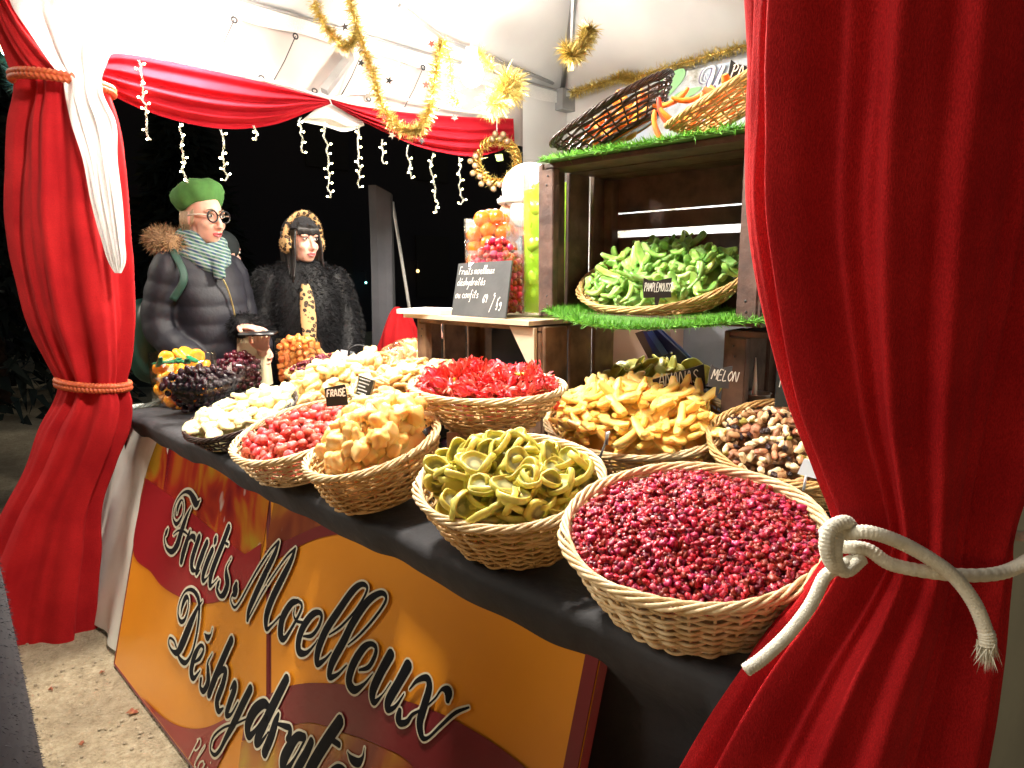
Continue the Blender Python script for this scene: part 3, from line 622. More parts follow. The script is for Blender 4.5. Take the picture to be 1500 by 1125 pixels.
def build_signs():
    ORANGE = pbr('sign_orange', (.70, .265, .016), (.62, .22, .012), scale=2.5, rough=.28, coat=.25)
    CRIM = pbr('sign_crimson', (.30, .013, .018), (.25, .010, .015), scale=3, rough=.28, coat=.25)
    MAROON = pbr('sign_maroon', (.17, .016, .02), (.14, .012, .016), scale=3, rough=.28, coat=.25)
    BLK = pbr('sign_black', (.006, .007, .010), rough=.6, spec=.12); CREAM = pbr('sign_cream', (.58, .54, .42), rough=.6, spec=.2)
    def photo(name, cols, sc):
        m, t, p = nm(name); c = coords(t, (1, 1, .55))
        n = t.nodes.new('ShaderNodeTexNoise'); n.inputs['Scale'].default_value = sc; n.inputs['Detail'].default_value = 2.5; n.inputs['Distortion'].default_value = .8
        n2 = t.nodes.new('ShaderNodeTexNoise'); n2.inputs['Scale'].default_value = sc * 2.6; n2.inputs['Detail'].default_value = 1
        t.links.new(c, n.inputs[0]); t.links.new(c, n2.inputs[0])
        a = ramp(t, n.outputs['Fac'], cols)
        t.links.new(mixc(t, ramp(t, n2.outputs['Fac'], [(.70, (0, 0, 0)), (.77, (.75, .75, .75))]), a, (.62, .55, .5)), p.inputs['Base Color'])
        p.inputs['Roughness'].default_value = .25; p.inputs['Coat Weight'].default_value = .2; return m
    FR1 = photo('fruit_photo_print', [(.32, (.16, .006, .012)), (.45, (.34, .03, .012)), (.55, (.42, .13, .012)), (.66, (.38, .24, .015))], 7)
    FR2 = photo('fruit_photo_print_dark', [(.32, (.13, .02, .012)), (.5, (.24, .055, .018)), (.6, (.32, .12, .018)), (.7, (.36, .2, .02))], 6)
    def corners(z0, z1, xf0, xf1):  # quad in the board's plane
        def P(x, z): s = (z - PBm[2]) / (PT[2] - PBm[2]); q = PBm + (PT - PBm) * s; return np.array([x, q[1], q[2]])
        return P
    P = corners(0, 0, 0, 0)
    quads = [[P(-2.687, .77), P(-2.545, .012), P(seamx(.012) - .010, .012), P(seamx(.77) - .010, .77)],
             [P(seamx(.77) + .010, .768), P(seamx(.012) + .010, .012), P(-.60, .012), P(-.60, .768)]]
    Zs = {'A': (220, 700, 5.622), 'B': (340, 770, 4.891), 'C': (500, 840, 4.327), 'D': (230, 850, 4.09), 'E': (340, 970, 6.818)}
    ST = [('A', [(238,292,8),(243,250,22),(262,200,18),(283,185,6),(292,230,7),(285,300,10),(262,350,18),(235,380,20),(212,355,12),(205,310,8),(215,240,8),(250,165,9),(300,118,14),(345,125,24),(375,175,38),(400,215,36),(428,185,4)]),
      ('A', [(352,245,6),(325,300,20),(295,380,36),(265,470,40),(240,550,42),(200,605,28),(160,590,16),(138,540,10),(135,490,12),(150,450,24),(160,425,14)]),
      ('A', [(210,465,5),(250,435,10),(300,445,12),(335,475,6)]),
      ('A', [(345,435,14),(320,520,36),(290,620,40),(275,690,32)]), ('A', [(325,520,10),(355,482,22),(380,490,28),(385,515,18)]),
      ('A', [(420,490,36),(390,580,38),(362,680,38),(365,750,28),(398,760,10),(440,690,8),(465,620,8)]), ('A', [(485,535,36),(450,620,38),(415,720,38),(400,785,24),(425,760,8)]),
      ('A', [(530,595,34),(490,690,38),(457,790,36),(457,845,24),(490,820,8),(520,770,5)]), ('A', [(560,492,24),(556,510,32),(552,530,26)]),
      ('A', [(665,410,40),(620,530,40),(560,680,40),(522,790,40),(512,880,28),(535,875,10),(575,830,5)]), ('A', [(615,522,14),(660,548,14)]),
      ('A', [(685,660,4),(650,730,12),(645,790,30),(655,870,42),(630,950,40),(595,970,20),(570,920,20),(580,870,24),(590,850,10)]),
      ('B', [(46,420,26),(40,450,44),(38,482,36),(15,500,10),(8,540,8),(35,585,12),(75,540,12),(140,420,12),(215,290,14),(290,180,12),(350,115,14)]),
      ('B', [(352,118,16),(320,210,30),(260,330,36),(190,480,38),(140,600,30),(128,675,20)]),
      ('B', [(130,675,8),(175,590,9),(240,470,10),(330,330,10),(410,220,12),(470,165,14)]),
      ('B', [(470,165,16),(440,250,30),(380,370,42),(310,510,44),(265,640,42),(265,735,24),(300,715,12),(360,650,10)]),
      ('B', [(490,540,20),(440,560,36),(380,660,44),(365,770,44),(390,810,28),(440,740,18),(510,610,18),(515,560,16),(490,540,16)]), ('B', [(465,590,8),(460,640,10),(480,680,14),(520,692,14)]),
      ('B', [(530,790,10),(590,785,20),(640,720,20),(660,650,22),(640,620,24),(590,640,36),(530,720,42),(495,820,44),(500,900,38),(550,910,22),(610,850,10),(630,815,6)]),
      ('B', [(715,780,8),(800,720,14),(900,610,14),(970,500,16),(985,440,20),(945,420,28),(880,470,40),(780,610,44),(690,750,46),(635,890,46),(630,985,34),(680,960,18),(730,905,8)]),
      ('C', [(60,450,7),(130,390,12),(220,290,14),(290,190,16),(298,140,20),(260,125,26),(180,180,38),(90,310,42),(30,430,44),(-40,560,42),(-58,650,30),(-10,640,16),(50,580,8)]),
      ('C', [(130,610,10),(190,590,22),(230,520,24),(235,465,22),(200,445,24),(150,480,38),(90,580,44),(65,680,44),(100,735,34),(160,700,16),(215,635,6)]),
      ('C', [(330,512,52),(270,620,48),(217,740,46),(225,812,30),(275,770,8),(330,690,6)]), ('C', [(440,582,56),(380,690,48),(318,800,46),(312,858,30),(360,840,18),(415,760,6)]),
      ('C', [(450,730,8),(500,675,20),(560,660,32),(575,720,40),(545,830,44),(515,940,44),(530,1030,30),(570,1035,14),(650,960,16),(740,880,18),(825,845,10)]),
      ('C', [(692,800,30),(695,748,52),(655,732,16),(610,790,10),(540,850,10),(470,890,16),(435,935,24),(395,945,30),(380,915,40),(388,865,26)]),
      ('D', [(158,200,5),(165,155,16),(185,105,22),(203,112,8),(200,170,8),(180,235,14),(155,245,14),(140,200,8),(150,130,8),(180,70,9),(215,55,12),(245,75,16),(265,125,18),(265,220,14),(250,330,14),(225,430,12),(190,490,16),(160,480,16),(135,440,8)]),
      ('D', [(285,125,4),(255,170,16),(210,270,36),(165,380,38),(135,430,24),(105,420,10),(85,380,8),(90,345,8),(115,360,8),(130,400,8)]),
      ('D', [(240,490,8),(275,460,16),(295,410,12),(275,390,14),(240,450,28),(220,540,28),(235,585,18),(272,540,6)]), ('D', [(300,318,4),(318,343,22),(338,322,8),(346,288,3)]),
      ('D', [(345,440,4),(320,490,10),(320,540,22),(320,610,28),(295,660,22),(275,640,14),(278,590,16)]),
      ('D', [(460,358,34),(410,470,34),(360,590,34),(327,680,30)]), ('D', [(355,610,8),(400,540,20),(425,545,26),(410,620,30),(375,720,30),(385,780,22),(412,765,8)]),
      ('D', [(455,650,8),(478,618,24),(480,650,30),(452,730,30),(432,800,24),(460,800,12),(500,730,8)]),
      ('E', [(208,265,58),(130,420,60),(50,590,56),(-40,760,36),(-95,870,28),(-150,920,22),(-190,860,16),(-160,740,16),(-60,650,14),(60,610,14),(185,555,10)]),
      ('E', [(395,445,40),(340,410,60),(250,480,75),(185,620,75),(200,730,50),(280,650,25),(390,470,20)]),
      ('E', [(570,165,66),(500,300,72),(400,500,75),(310,690,75),(270,795,56),(310,800,30),(390,690,12)]),
      ('E', [(490,515,30),(460,600,60),(420,730,70),(352,895,70)]), ('E', [(480,610,20),(560,635,36),(605,655,40),(602,720,46),(578,760,36)]),
      ('E', [(750,745,50),(680,740,60),(600,850,80),(540,980,85),(560,1080,60),(650,960,22),(750,780,20)]), ('E', [(820,790,60),(760,920,70),(680,1057,70),(645,1150,60),(700,1140,20)]),
      ('E', [(1105,585,86),(1000,740,90),(880,930,90),(790,1100,90),(760,1200,60),(820,1190,24)]), ('E', [(1020,765,40),(1098,818,40)]),
      ('E', [(1182,892,6),(1225,965,50),(1290,995,56),(1335,940,24),(1350,850,4)]),
      ('E', [(1010,1190,20),(1110,1160,46),(1150,1090,50),(1080,1060,60),(980,1170,75),(960,1300,70),(1040,1320,30)])]
    waves = [  # closed outlines in the photograph, traced on each board
      (0, FR1, 'fruit_print', [(219,641),(397,716),(386,800),(372,838),(340,862),(300,862),(262,830),(228,790),(208,760),(196,802)]),
      (0, CRIM, 'crimson_wave', [(214,700),(262,735),(330,790),(360,812),(384,796),(378,845),(360,861),(330,878),(300,884),(270,877),(240,860),(222,838),(196,805)]),
      (0, CRIM, 'lower_wave', [(164,1016),(201,1016),(240,1050),(270,1065),(300,1066),(330,1053),(346,1036),(338,1085),(300,1160),(240,1160)]),
      (1, FR2, 'corner_print', [(404,722),(500,765),(470,771),(422,792),(390,805)]),
      (1, MAROON, 'maroon_wave', [(389,807),(422,791),(470,770),(502,764),(560,791),(530,779),(493,783),(463,790),(438,801),(411,817),(387,832)]),
      (1, MAROON, 'lower_maroon_wave', [(364,1032),(406,1012),(428,1004),(457,1000),(487,1001),(509,1003),(539,1011),(599,1027),(643,1043),(671,1056),(720,1085),(773,1125),(830,1180),(660,1180),(600,1115),(560,1093),(531,1081),(506,1073),(484,1065),(451,1058),(400,1070),(356,1085)]),
      (1, FR2, 'lower_print', [(356,1086),(400,1071),(451,1059),(484,1066),(506,1074),(531,1082),(560,1094),(600,1116),(660,1180),(345,1180)])]
    labs = ['orange and red sign board, smaller left one, reading Fruits', 'orange and maroon sign board, larger right one, with the word Moelleux']
    for k in (0, 1):
        r = thing('sign_board', labs[k], 'sign', tuple(np.mean(quads[k], 0) * [1, 1, 0]))
        mb = MB(); mb.poly(quads[k], .012, -PN); part('board', mb, ORANGE, r, smooth=False)
        if k:
            mb = MB(); mb.poly([P(-.630, .012) + PN * .003, P(-.604, .012) + PN * .003, P(-.604, .764) + PN * .003, P(-.630, .764) + PN * .003], .002, -PN); part('edge_stripe', mb, MAROON, r, smooth=False)
        # worn dark edge
        mb = MB(); q = quads[k] + [quads[k][0]]
        for a, b in zip(q[:-1], q[1:]): mb.tube([a - PN * .006, b - PN * .006], .0085, 4)
        part('edge_trim', mb, MAROON, r, smooth=False)
        zc = 0
        for kk, mt, nme, pl in waves:
            if kk != k: continue
            zc += 1; pl = smooth_outline(pl); Pp = np.array([pan(x, y, .0006 + .0009 * zc) for x, y in pl])
            Pp = np.array([p + (np.array([0, 0, 0]) if p[2] > .02 else (PUP * (.02 - p[2]) / PUP[2])) for p in Pp])
            bm = bmesh.new(); vs = [bm.verts.new(p) for p in Pp]; f = bm.faces.new(vs)
            bmesh.ops.triangulate(bm, faces=[f]); tri = [[v.index for v in f.verts] for f in (bm.verts.index_update() or bm.faces)]; bm.free()
            mb = MB(); mb.add(Pp, tri)
            part(nme, mb, mt, r, smooth=False)
        for lay, mt, nme in ((0, CREAM, 'lettering_outline'), (1, BLK, 'lettering')):
            mb = MB()
            for si, (zz, pts) in enumerate(ST):
                ox, oy, sc = Zs[zz]
                q = spline([(ox + x / sc, oy + y / sc, w / sc) for x, y, w in pts], 8)
                P3 = np.array([pan(x, y, .0064 + lay * .0005 + si * 1e-5) for x, y, w in q])
                Pw = np.array([np.linalg.norm(pan(x + .7, y - .7) - pan(x - .7, y + .7)) / 2 for x, y, w in q])
                rad = (np.maximum(q[:, 2], 1.2) * .5 + (0 if lay else 1.9)) * Pw * 1.12
                side = P3[:, 0] < np.array([seamx(z) for z in P3[:, 2]])
                ok = (side if k == 0 else ~side) & (P3[:, 2] > .02)
                i = 0
                while i < len(ok):
                    if not ok[i]: i += 1; continue
                    j = i
                    while j < len(ok) and ok[j]: j += 1
                    if j - i > 1: 
                        t = P3[i:j]; rr = rad[i:j]
                        d0 = t[0] - t[1]; d1 = t[-1] - t[-2]; d0 /= np.linalg.norm(d0) + 1e-9; d1 /= np.linalg.norm(d1) + 1e-9
                        t = np.concatenate([[t[0] + d0 * rr[0] * .85, t[0] + d0 * rr[0] * .5], t, [t[-1] + d1 * rr[-1] * .5, t[-1] + d1 * rr[-1] * .85]])
                        rr = np.concatenate([[rr[0] * .4, rr[0] * .85], rr, [rr[-1] * .85, rr[-1] * .4]])
                        mb.tube(t, rr, 6, up=PN, flat=.0003)
                    i = j
            part(nme, mb, mt, r, smooth=False)
        if k == 0:
            mb = MB(); o = pan(281, 1100); ux = pan(330, 1118) - o; ux = np.array([1, 0, 0]) ; o2 = o - PUP * .02
            write(mb, 'Plaisirs', o2, ux, PUP, .036, .0026, n=PN, lift=.006, slant=.35); part('small_lettering', mb, CREAM, r, smooth=False)

# ------------------------------------------------------------------ handwriting
GL = {'a': [[(.72,.8),(.4,1),(.05,.6),(.2,.05),(.55,.2),(.75,.9)],[(.76,1),(.74,.2),(.95,.05)]], 'c': [[(.7,.8),(.4,1),(.05,.5),(.35,0),(.75,.2)]],
 'd': [[(.72,.8),(.4,1),(.05,.5),(.3,0),(.7,.4)],[(.85,2),(.76,.2),(.98,.05)]], 'e': [[(.1,.45),(.6,.6),(.55,1),(.15,.8),(.1,.2),(.5,0),(.85,.25)]],
 'f': [[(.9,1.8),(.65,2),(.45,1.5),(.35,-.7),(.1,-1)],[(.1,.9),(.8,1)]], 'h': [[(.25,2),(.1,0)],[(.12,.5),(.5,1),(.72,.7),(.68,0)]], 'i': [[(.2,1),(.12,.1),(.4,.1)],[(.26,1.4),(.3,1.5)]],
 'l': [[(.1,.3),(.5,1.8),(.35,2),(.15,1),(.2,.1),(.5,.1)]], 'm': [[(.1,1),(.05,0)],[(.08,.6),(.4,1),(.5,.7),(.45,0)],[(.48,.6),(.8,1),(.92,.7),(.9,0)]], 'n': [[(.15,1),(.08,0)],[(.1,.6),(.5,1),(.68,.7),(.66,0)]],
 'o': [[(.5,1),(.1,.7),(.15,.1),(.5,.05),(.75,.5),(.5,1),(.9,.95)]], 'r': [[(.15,1),(.08,0)],[(.1,.6),(.4,1),(.68,.9)]], 's': [[(.65,.9),(.35,1),(.2,.7),(.6,.35),(.4,0),(.05,.1)]],
 't': [[(.45,1.9),(.25,.2),(.5,.05)],[(.0,1.35),(.75,1.45)]], 'u': [[(.12,1),(.1,.2),(.35,0),(.65,.5)],[(.7,1),(.66,.1),(.9,.05)]], 'x': [[(.1,1),(.7,0)],[(.7,1),(.1,0)]],
 'y': [[(.1,1),(.2,.35),(.5,.3),(.7,.9)],[(.75,1),(.5,-.7),(.2,-1)]], 'g': [[(.7,.8),(.4,1),(.08,.5),(.4,.2),(.7,.8),(.6,-.6),(.25,-1),(.1,-.7)]],
 '6': [[(.65,2),(.2,1.2),(.1,.4),(.4,0),(.7,.4),(.45,.9),(.15,.5)]], '9': [[(.7,1.6),(.4,2),(.08,1.5),(.35,1.1),(.7,1.6),(.62,.8),(.5,0)]], '/': [[(.8,2.2),(0,-.6)]],
 'K': [[(.3,2),(.1,0)],[(.9,2),(.7,2.2),(.2,1),(.5,.6),(.45,-.6),(.2,-.8),(.1,-.5)]], 'P': [[(.3,2),(.1,0)],[(.1,1.8),(.5,2.1),(.85,1.7),(.6,1.1),(.2,1)]], "'": [[(.35,1.35),(.6,1.75)]],
 'F': [[(.2,2),(.1,0)],[(.2,2),(.9,2)],[(.15,1),(.7,1.05)]], 'R': [[(.2,2),(.1,0)],[(.2,1.9),(.7,1.9),(.7,1.2),(.2,1)],[(.3,1),(.9,0)]], 'A': [[(0,0),(.45,2),(.9,0)],[(.15,.7),(.75,.7)]], 'I': [[(.3,2),(.25,0)]],
 'S': [[(.8,1.7),(.45,2),(.15,1.5),(.7,.7),(.4,0),(.05,.3)]], 'E': [[(.85,2),(.15,2),(.1,0),(.85,0)],[(.12,1),(.7,1.05)]], 'M': [[(.05,0),(.2,2),(.55,.7),(.9,2),(1.05,0)]], 'L': [[(.15,2),(.1,0),(.8,0)]],
 'O': [[(.5,2),(.05,1),(.5,0),(.9,1),(.5,2)]], 'N': [[(.05,0),(.1,2),(.85,0),(.9,2)]], 'Y': [[(.05,2),(.5,1)],[(.95,2),(.3,-.3)]], 'U': [[(.1,2),(.1,.5),(.5,0),(.85,.5),(.9,2)]]}
def write(mb, text, o, ux, uy, h, r, n=None, slant=.12, lift=.0012):
    n = np.cross(ux, uy) if n is None else n; x = 0.0
    for ch in text:
        if ch == ' ': x += h * .55; continue
        acc = ch == 'é'; g = GL['e' if acc else ch] + (GL["'"] if acc else [])
        w = max(p[0] for s in g for p in s)
        for k, s in enumerate(g):
            q = spline(s, 5) if len(s) > 2 else np.array(s, float)
            P = np.array([o + ux * (x + (a + slant * b) * h) + uy * (b * h) + n * (lift + k * 3e-5) for a, b in q])
            mb.tube(P, r, 6, up=n, flat=.0004)
        x += (w + .16) * h
    return x
# ------------------------------------------------------------------ baskets
# centre of the rim, half lengths of the rim, tilt towards the customers, depth, turn
BK = {'cranberry': (-.487, .852, .990, .183, .169, .264, .120, .218), 'kiwi': (-.858, .845, .984, .178, .143, .318, .115, .166),
 'mango': (-1.005, 1.447, .986, .263, .171, .373, .106, -.034), 'nuts': (-.595, 1.475, .991, .179, .126, .551, .116, .402),
 'hib': (-1.225, 1.131, 1.083, .215, .167, .058, .130, -.113), 'chunk': (-1.275, .834, .977, .136, .152, .289, .105, -.045),
 'straw': (-1.596, .818, .959, .165, .158, .314, .087, .054), 'pine': (-2.057, .873, .932, .175, .165, .336, .054, .034),
 'pale': (-2.225, 1.288, .966, .180, .245, .343, .068, .031), 'cookie': (-1.744, 1.295, 1.019, .196, .188, .188, .076, .066),
 'bag': (-2.354, 1.702, .982, .135, .167, .451, .095, .028), 'redbag': (-2.828, 1.567, .948, .130, .145, .268, .084, 0),
 'green': (-1.181, 1.812, 1.004, .195, .188, .203, .064, 0), 'pomelo': (-1.100, 1.702, 1.353, .248, .211, .449, .058, .051),
 'dark': (-1.217, 1.607, 1.806, .166, .182, .50, .075, -.80), 'papaya': (-.867, 1.614, 1.800, .150, .162, .52, .07, -.75)}
def bmat(k):
    x, y, z, a, b, th, h, yaw = BK[k]
    return Matrix.Translation((x, y, z)) @ Matrix.Rotation(yaw, 4, 'Z') @ Matrix.Rotation(th, 4, 'X')
def basket(k, label, wm, rimm, kb=.74, spacing=.0068, rod=.0030, stakes=30, group='wicker baskets on the stall'):
    x, y, z, a, b, th, h, yaw = BK[k]; M = bmat(k)
    r = thing('wicker_basket', label, 'basket', mat=M, group=group)
    n = max(5, int(h / spacing)); mb = MB(); per = stakes * 5; ph = np.linspace(0, 2 * PI, per, endpoint=False)
    def rad(t): return 1 - (1 - kb) * t ** 1.35
    seed = RNG.uniform(0, 99)
    for i in range(n):
        t = (i + .6) / n; zz = -h * t; sc = rad(t) + RNG.normal(0, .009)
        off = .0048 * np.cos(stakes * ph / 2 * 2 / 2 + i * PI)
        wz = .0016 * np.array([noise.noise(Vector((math.cos(p) * 3 + i * 7, math.sin(p) * 3, seed))) for p in ph]) * 2.2
        P = np.stack([(a * sc + off) * np.cos(ph), (b * sc + off) * np.sin(ph), zz + wz], 1)
        rr = rod * (1 + .34 * np.array([noise.noise(Vector((p * 4, i * 3.1, seed))) for p in ph]))
        mb.tube(P, rr, 5, closed=True)
    part('weave', mb, wm, r, local=True)
    mb = MB()
    for j in range(stakes):
        p = 2 * PI * j / stakes
        P = [((a * rad(t)) * math.cos(p), (b * rad(t)) * math.sin(p), -h * t) for t in np.linspace(0, 1, 7)]
        mb.tube(P, .0026, 5)
    part('stakes', mb, wm, r, local=True)
    mb = MB(); mb.lathe([(0, -h + .002), (.985, -h + .002), (1.0, -h - .001), (.98, -h - .005), (0, -h - .005)], n=40, sx=a * kb, sy=b * kb); part('bottom', mb, wm, r, local=True)
    mb = MB(); ph = np.linspace(0, 2 * PI, 150, endpoint=False)
    for q in range(5):
        tw = 9; rr = .0050; f = 2 * PI * q / 5
        wob = .002 * np.sin(ph * 3 + q)
        P = np.stack([(a + .003 + rr * np.cos(tw * ph + f) * 1.25 + wob) * np.cos(ph), (b + .003 + rr * np.cos(tw * ph + f) * 1.25 + wob) * np.sin(ph), .002 + rr * np.sin(tw * ph + f)], 1)
        mb.tube(P, .0031, 6, closed=True)
    part('rim', mb, rimm, r, local=True)
    return r

# ------------------------------------------------------------------ fruit pieces
def blob(rx, ry, rz, amp=.15, freq=1.6, nu=14, nv=9, seed=0):
    mb = MB(); mb.ell((0, 0, 0), (rx, ry, rz), nu=nu, nv=nv, dfun=lambda x, y, z: 1 + amp * noise.noise(Vector((x * freq + seed * 7.3, y * freq, z * freq))) + amp * .4 * noise.noise(Vector((x * freq * 2.7, y * freq * 2.7 + seed, z * freq * 2.7))))
    return mb
def chunkm(s, seed):
    mb = MB(); 
    mb.ell((0, 0, 0), (s * 1.2, s * .95, s * .8), nu=16, nv=11, dfun=lambda x, y, z: (1 / max(abs(x) ** 4 + abs(y) ** 4 + abs(z) ** 4, 1e-6) ** .25) * (.88 + .26 * noise.noise(Vector((x * 1.3 + seed * 5, y * 1.3, z * 1.3))) + .08 * noise.noise(Vector((x * 4 + seed, y * 4, z * 4)))))
    return mb
def strip(L, w, t, bend, twist, seed, taper=.55, n=16, m=10):
    V = np.zeros((n, m, 3)); an = bend
    for i in range(n):
        s = i / (n - 1) - .5; a = an * s
        c = np.array([L * math.sin(a) / an, 0, L * (1 - math.cos(a)) / an]) if abs(an) > .05 else np.array([L * s, 0, 0])
        tg = np.array([math.cos(a), 0, math.sin(a)]); nr = np.array([-math.sin(a), 0, math.cos(a)]); sd = np.array([0, 1, 0])
        tw = twist * s; sd, nr = sd * math.cos(tw) + nr * math.sin(tw), nr * math.cos(tw) - sd * math.sin(tw)
        e = (1 - (abs(2 * s) ** 7)) ** .5 * (1 - taper * abs(s)) if abs(s) < .499 else .5
        nz = 1 + .22 * noise.noise(Vector((s * 4, seed * 3.1, 0)))
        for j in range(m):
            q = 2 * PI * j / m; cc, ss = math.cos(q), math.sin(q)
            V[i, j] = c + sd * (w * e * nz * np.sign(cc) * abs(cc) ** .7) + nr * (t * e * np.sign(ss) * abs(ss) ** .7 * (1 + .25 * noise.noise(Vector((s * 7, j, seed)))))
    mb = MB(); mb.grid(V, closev=True); mb.add(np.concatenate([V[0], V[-1]]), [tuple(range(m))[::-1], tuple(range(m, 2 * m))]); return mb
def kiwim(Rr, seed):
    prof = [(0, .0006), (.35, .0004), (.62, .0006), (.76, .0016), (.86, .0046), (.94, .0058), (1.0, .0044), (1.03, .001), (1.0, -.0025), (.9, -.0035), (.6, -.0035), (0, -.0032)]
    n = 26; V = np.zeros((len(prof), n, 3)); k1, k2 = RNG.uniform(-5, 6), RNG.uniform(-3, 8); el = RNG.uniform(.8, 1); a0 = RNG.uniform(0, 6)
    for i, (r, z) in enumerate(prof):
        for j in range(n):
            a = 2 * PI * j / n; rr = r * Rr * (1 + .07 * math.sin(3 * a + seed) + .04 * math.sin(5 * a + a0))
            x, y = rr * math.cos(a), rr * math.sin(a) * el
            V[i, j] = (x, y, z * 1.25 + k1 * x * x + k2 * y * y + .0016 * math.sin(2 * a + a0) * r)
    mb = MB(); mb.grid(V, closev=True); return mb
def flowerm(seed):
    rg = np.random.default_rng(seed); mb = MB()
    for k in range(7):
        a = 2 * PI * k / 7 + rg.uniform(-.3, .3); L = rg.uniform(.018, .030); c = rg.uniform(1.2, 3.4); wv = rg.uniform(.0035, .0065)
        V = np.zeros((8, 5, 3))
        for i in range(8):
            s = i / 7; ang = .1 + c * s
            cr = np.array([math.sin(ang) * L * s * .9, 0, (1 - math.cos(ang)) * L * .75 + .006 * s])
            w = wv * (math.sin(PI * min(1, s * .86 + .14)) ** .7)
            for j in range(5):
                u = j / 2 - 1
                p = cr + np.array([0, u * w, (.004 * u * u + .002 * math.sin(u * 4 + seed + i))])
                V[i, j] = (p[0] * math.cos(a) - p[1] * math.sin(a), p[0] * math.sin(a) + p[1] * math.cos(a), p[2])
        mb.grid(V)
    mb.ell((0, 0, .004), (.006, .006, .007), nu=8, nv=6); return mb
def discm(r, t, seed, hole=0):
    n = 24; prof = [(hole, t * .7), (.5 + hole * .5, t), (.9, t * .85), (1, t * .2), (1, -t * .4), (.9, -t), (hole, -t * .7)]
    if hole: prof.append(prof[0])
    V = np.array([[(q * r * math.cos(2 * PI * j / n) * (1 + .10 * noise.noise(Vector((math.cos(2 * PI * j / n) * 1.6, math.sin(2 * PI * j / n) * 1.6, seed * 3.3)))), q * r * math.sin(2 * PI * j / n) * (1 + .12 * noise.noise(Vector((math.cos(2 * PI * j / n) * 2, math.sin(2 * PI * j / n) * 2, seed * 5.1)))), z + .004 * noise.noise(Vector((q * math.cos(2 * PI * j / n) * 2, q * math.sin(2 * PI * j / n) * 2, seed)))) for j in range(n)] for q, z in prof])
    mb = MB(); mb.grid(V, closev=True); return mb
def pecanm(seed):
    mb = MB(); mb.ell((0, 0, 0), (.015, .0075, .0055), nu=16, nv=10, dfun=lambda x, y, z: 1 - .16 * math.cos(10 * math.atan2(z, y)) * (1 - x * x) - (.25 if z > 0 and abs(y) < .25 else 0) + .1 * noise.noise(Vector((x * 3, y * 3, z * 3 + seed)))); return mb
def pile(key, name, label, cat, group, protos, n, mound, tmax, bedr=.84, size=1.0, edge=.9, below=1.0, mbelow=None, sink=.012, zj=.006, jitter=.5, M=None, ab=None, gap=1.0, belowlab=None, skew=(0, 0)):
    """lay n single pieces on the mound and a heap of hidden ones under them"""
    if M is None: M = bmat(key); a, b = BK[key][3:5]
    else: a, b = ab
    def spot(i, N):
        r = math.sqrt((i + .5) / N) * edge; t = i * 2.39996 + RNG.normal(0, jitter)
        r = min(edge, max(0, r + RNG.normal(0, .045)))
        return r * math.cos(t), r * math.sin(t)
    def hgt(x, y): return mound * (1 - min(1, (x - skew[0]) ** 2 + (y - skew[1]) ** 2)) - sink
    if below:
        mb = MB(); nb = int(n * below)
        for i in range(nb):
            x, y = spot(i, nb); p = protos[i % len(protos)]
            T = Matrix.Translation((x * a * bedr, y * b * bedr, hgt(x, y) - .45 * sink - .010 - RNG.uniform(0, .010))) @ Euler((RNG.normal(0, tmax), RNG.normal(0, tmax), RNG.uniform(0, 6.28))).to_matrix().to_4x4() @ Matrix.Scale(size * 1.15, 4)
            mb.merge(p[0], T)
        # a closed bed so that nothing shows through the gaps
        V = np.array([[(r * a * bedr * math.cos(t), r * b * bedr * math.sin(t), hgt(r * math.cos(t), r * math.sin(t)) - .030 - (.02 if r > .98 else 0)) for t in np.linspace(0, 2 * PI, 40, endpoint=False)] for r in np.linspace(0, 1, 9)]); mb.grid(V, closev=True)
        solo(name + '_heap', mb, protos[0][1], belowlab or ('lower pieces of the heap under the ' + group), cat, kind='stuff', mat=M)
    mes = [(p[0].mesh(name, p[1]) if isinstance(p[0], MB) else p[0]) for p in protos]; out = []
    for i in range(n):
        x, y = spot(i, n)
        e = Euler((RNG.normal(0, tmax), RNG.normal(0, tmax), RNG.uniform(0, 6.28)))
        s = size * RNG.uniform(.85, 1.15)
        T = M @ Matrix.Translation((x * a, y * b, hgt(x, y) + RNG.uniform(-zj * .5, zj))) @ e.to_matrix().to_4x4() @ Matrix.Scale(s, 4)
        out.append(solo(name, mes[RNG.integers(len(mes))], None, label, cat, group, mat=T))
    return out

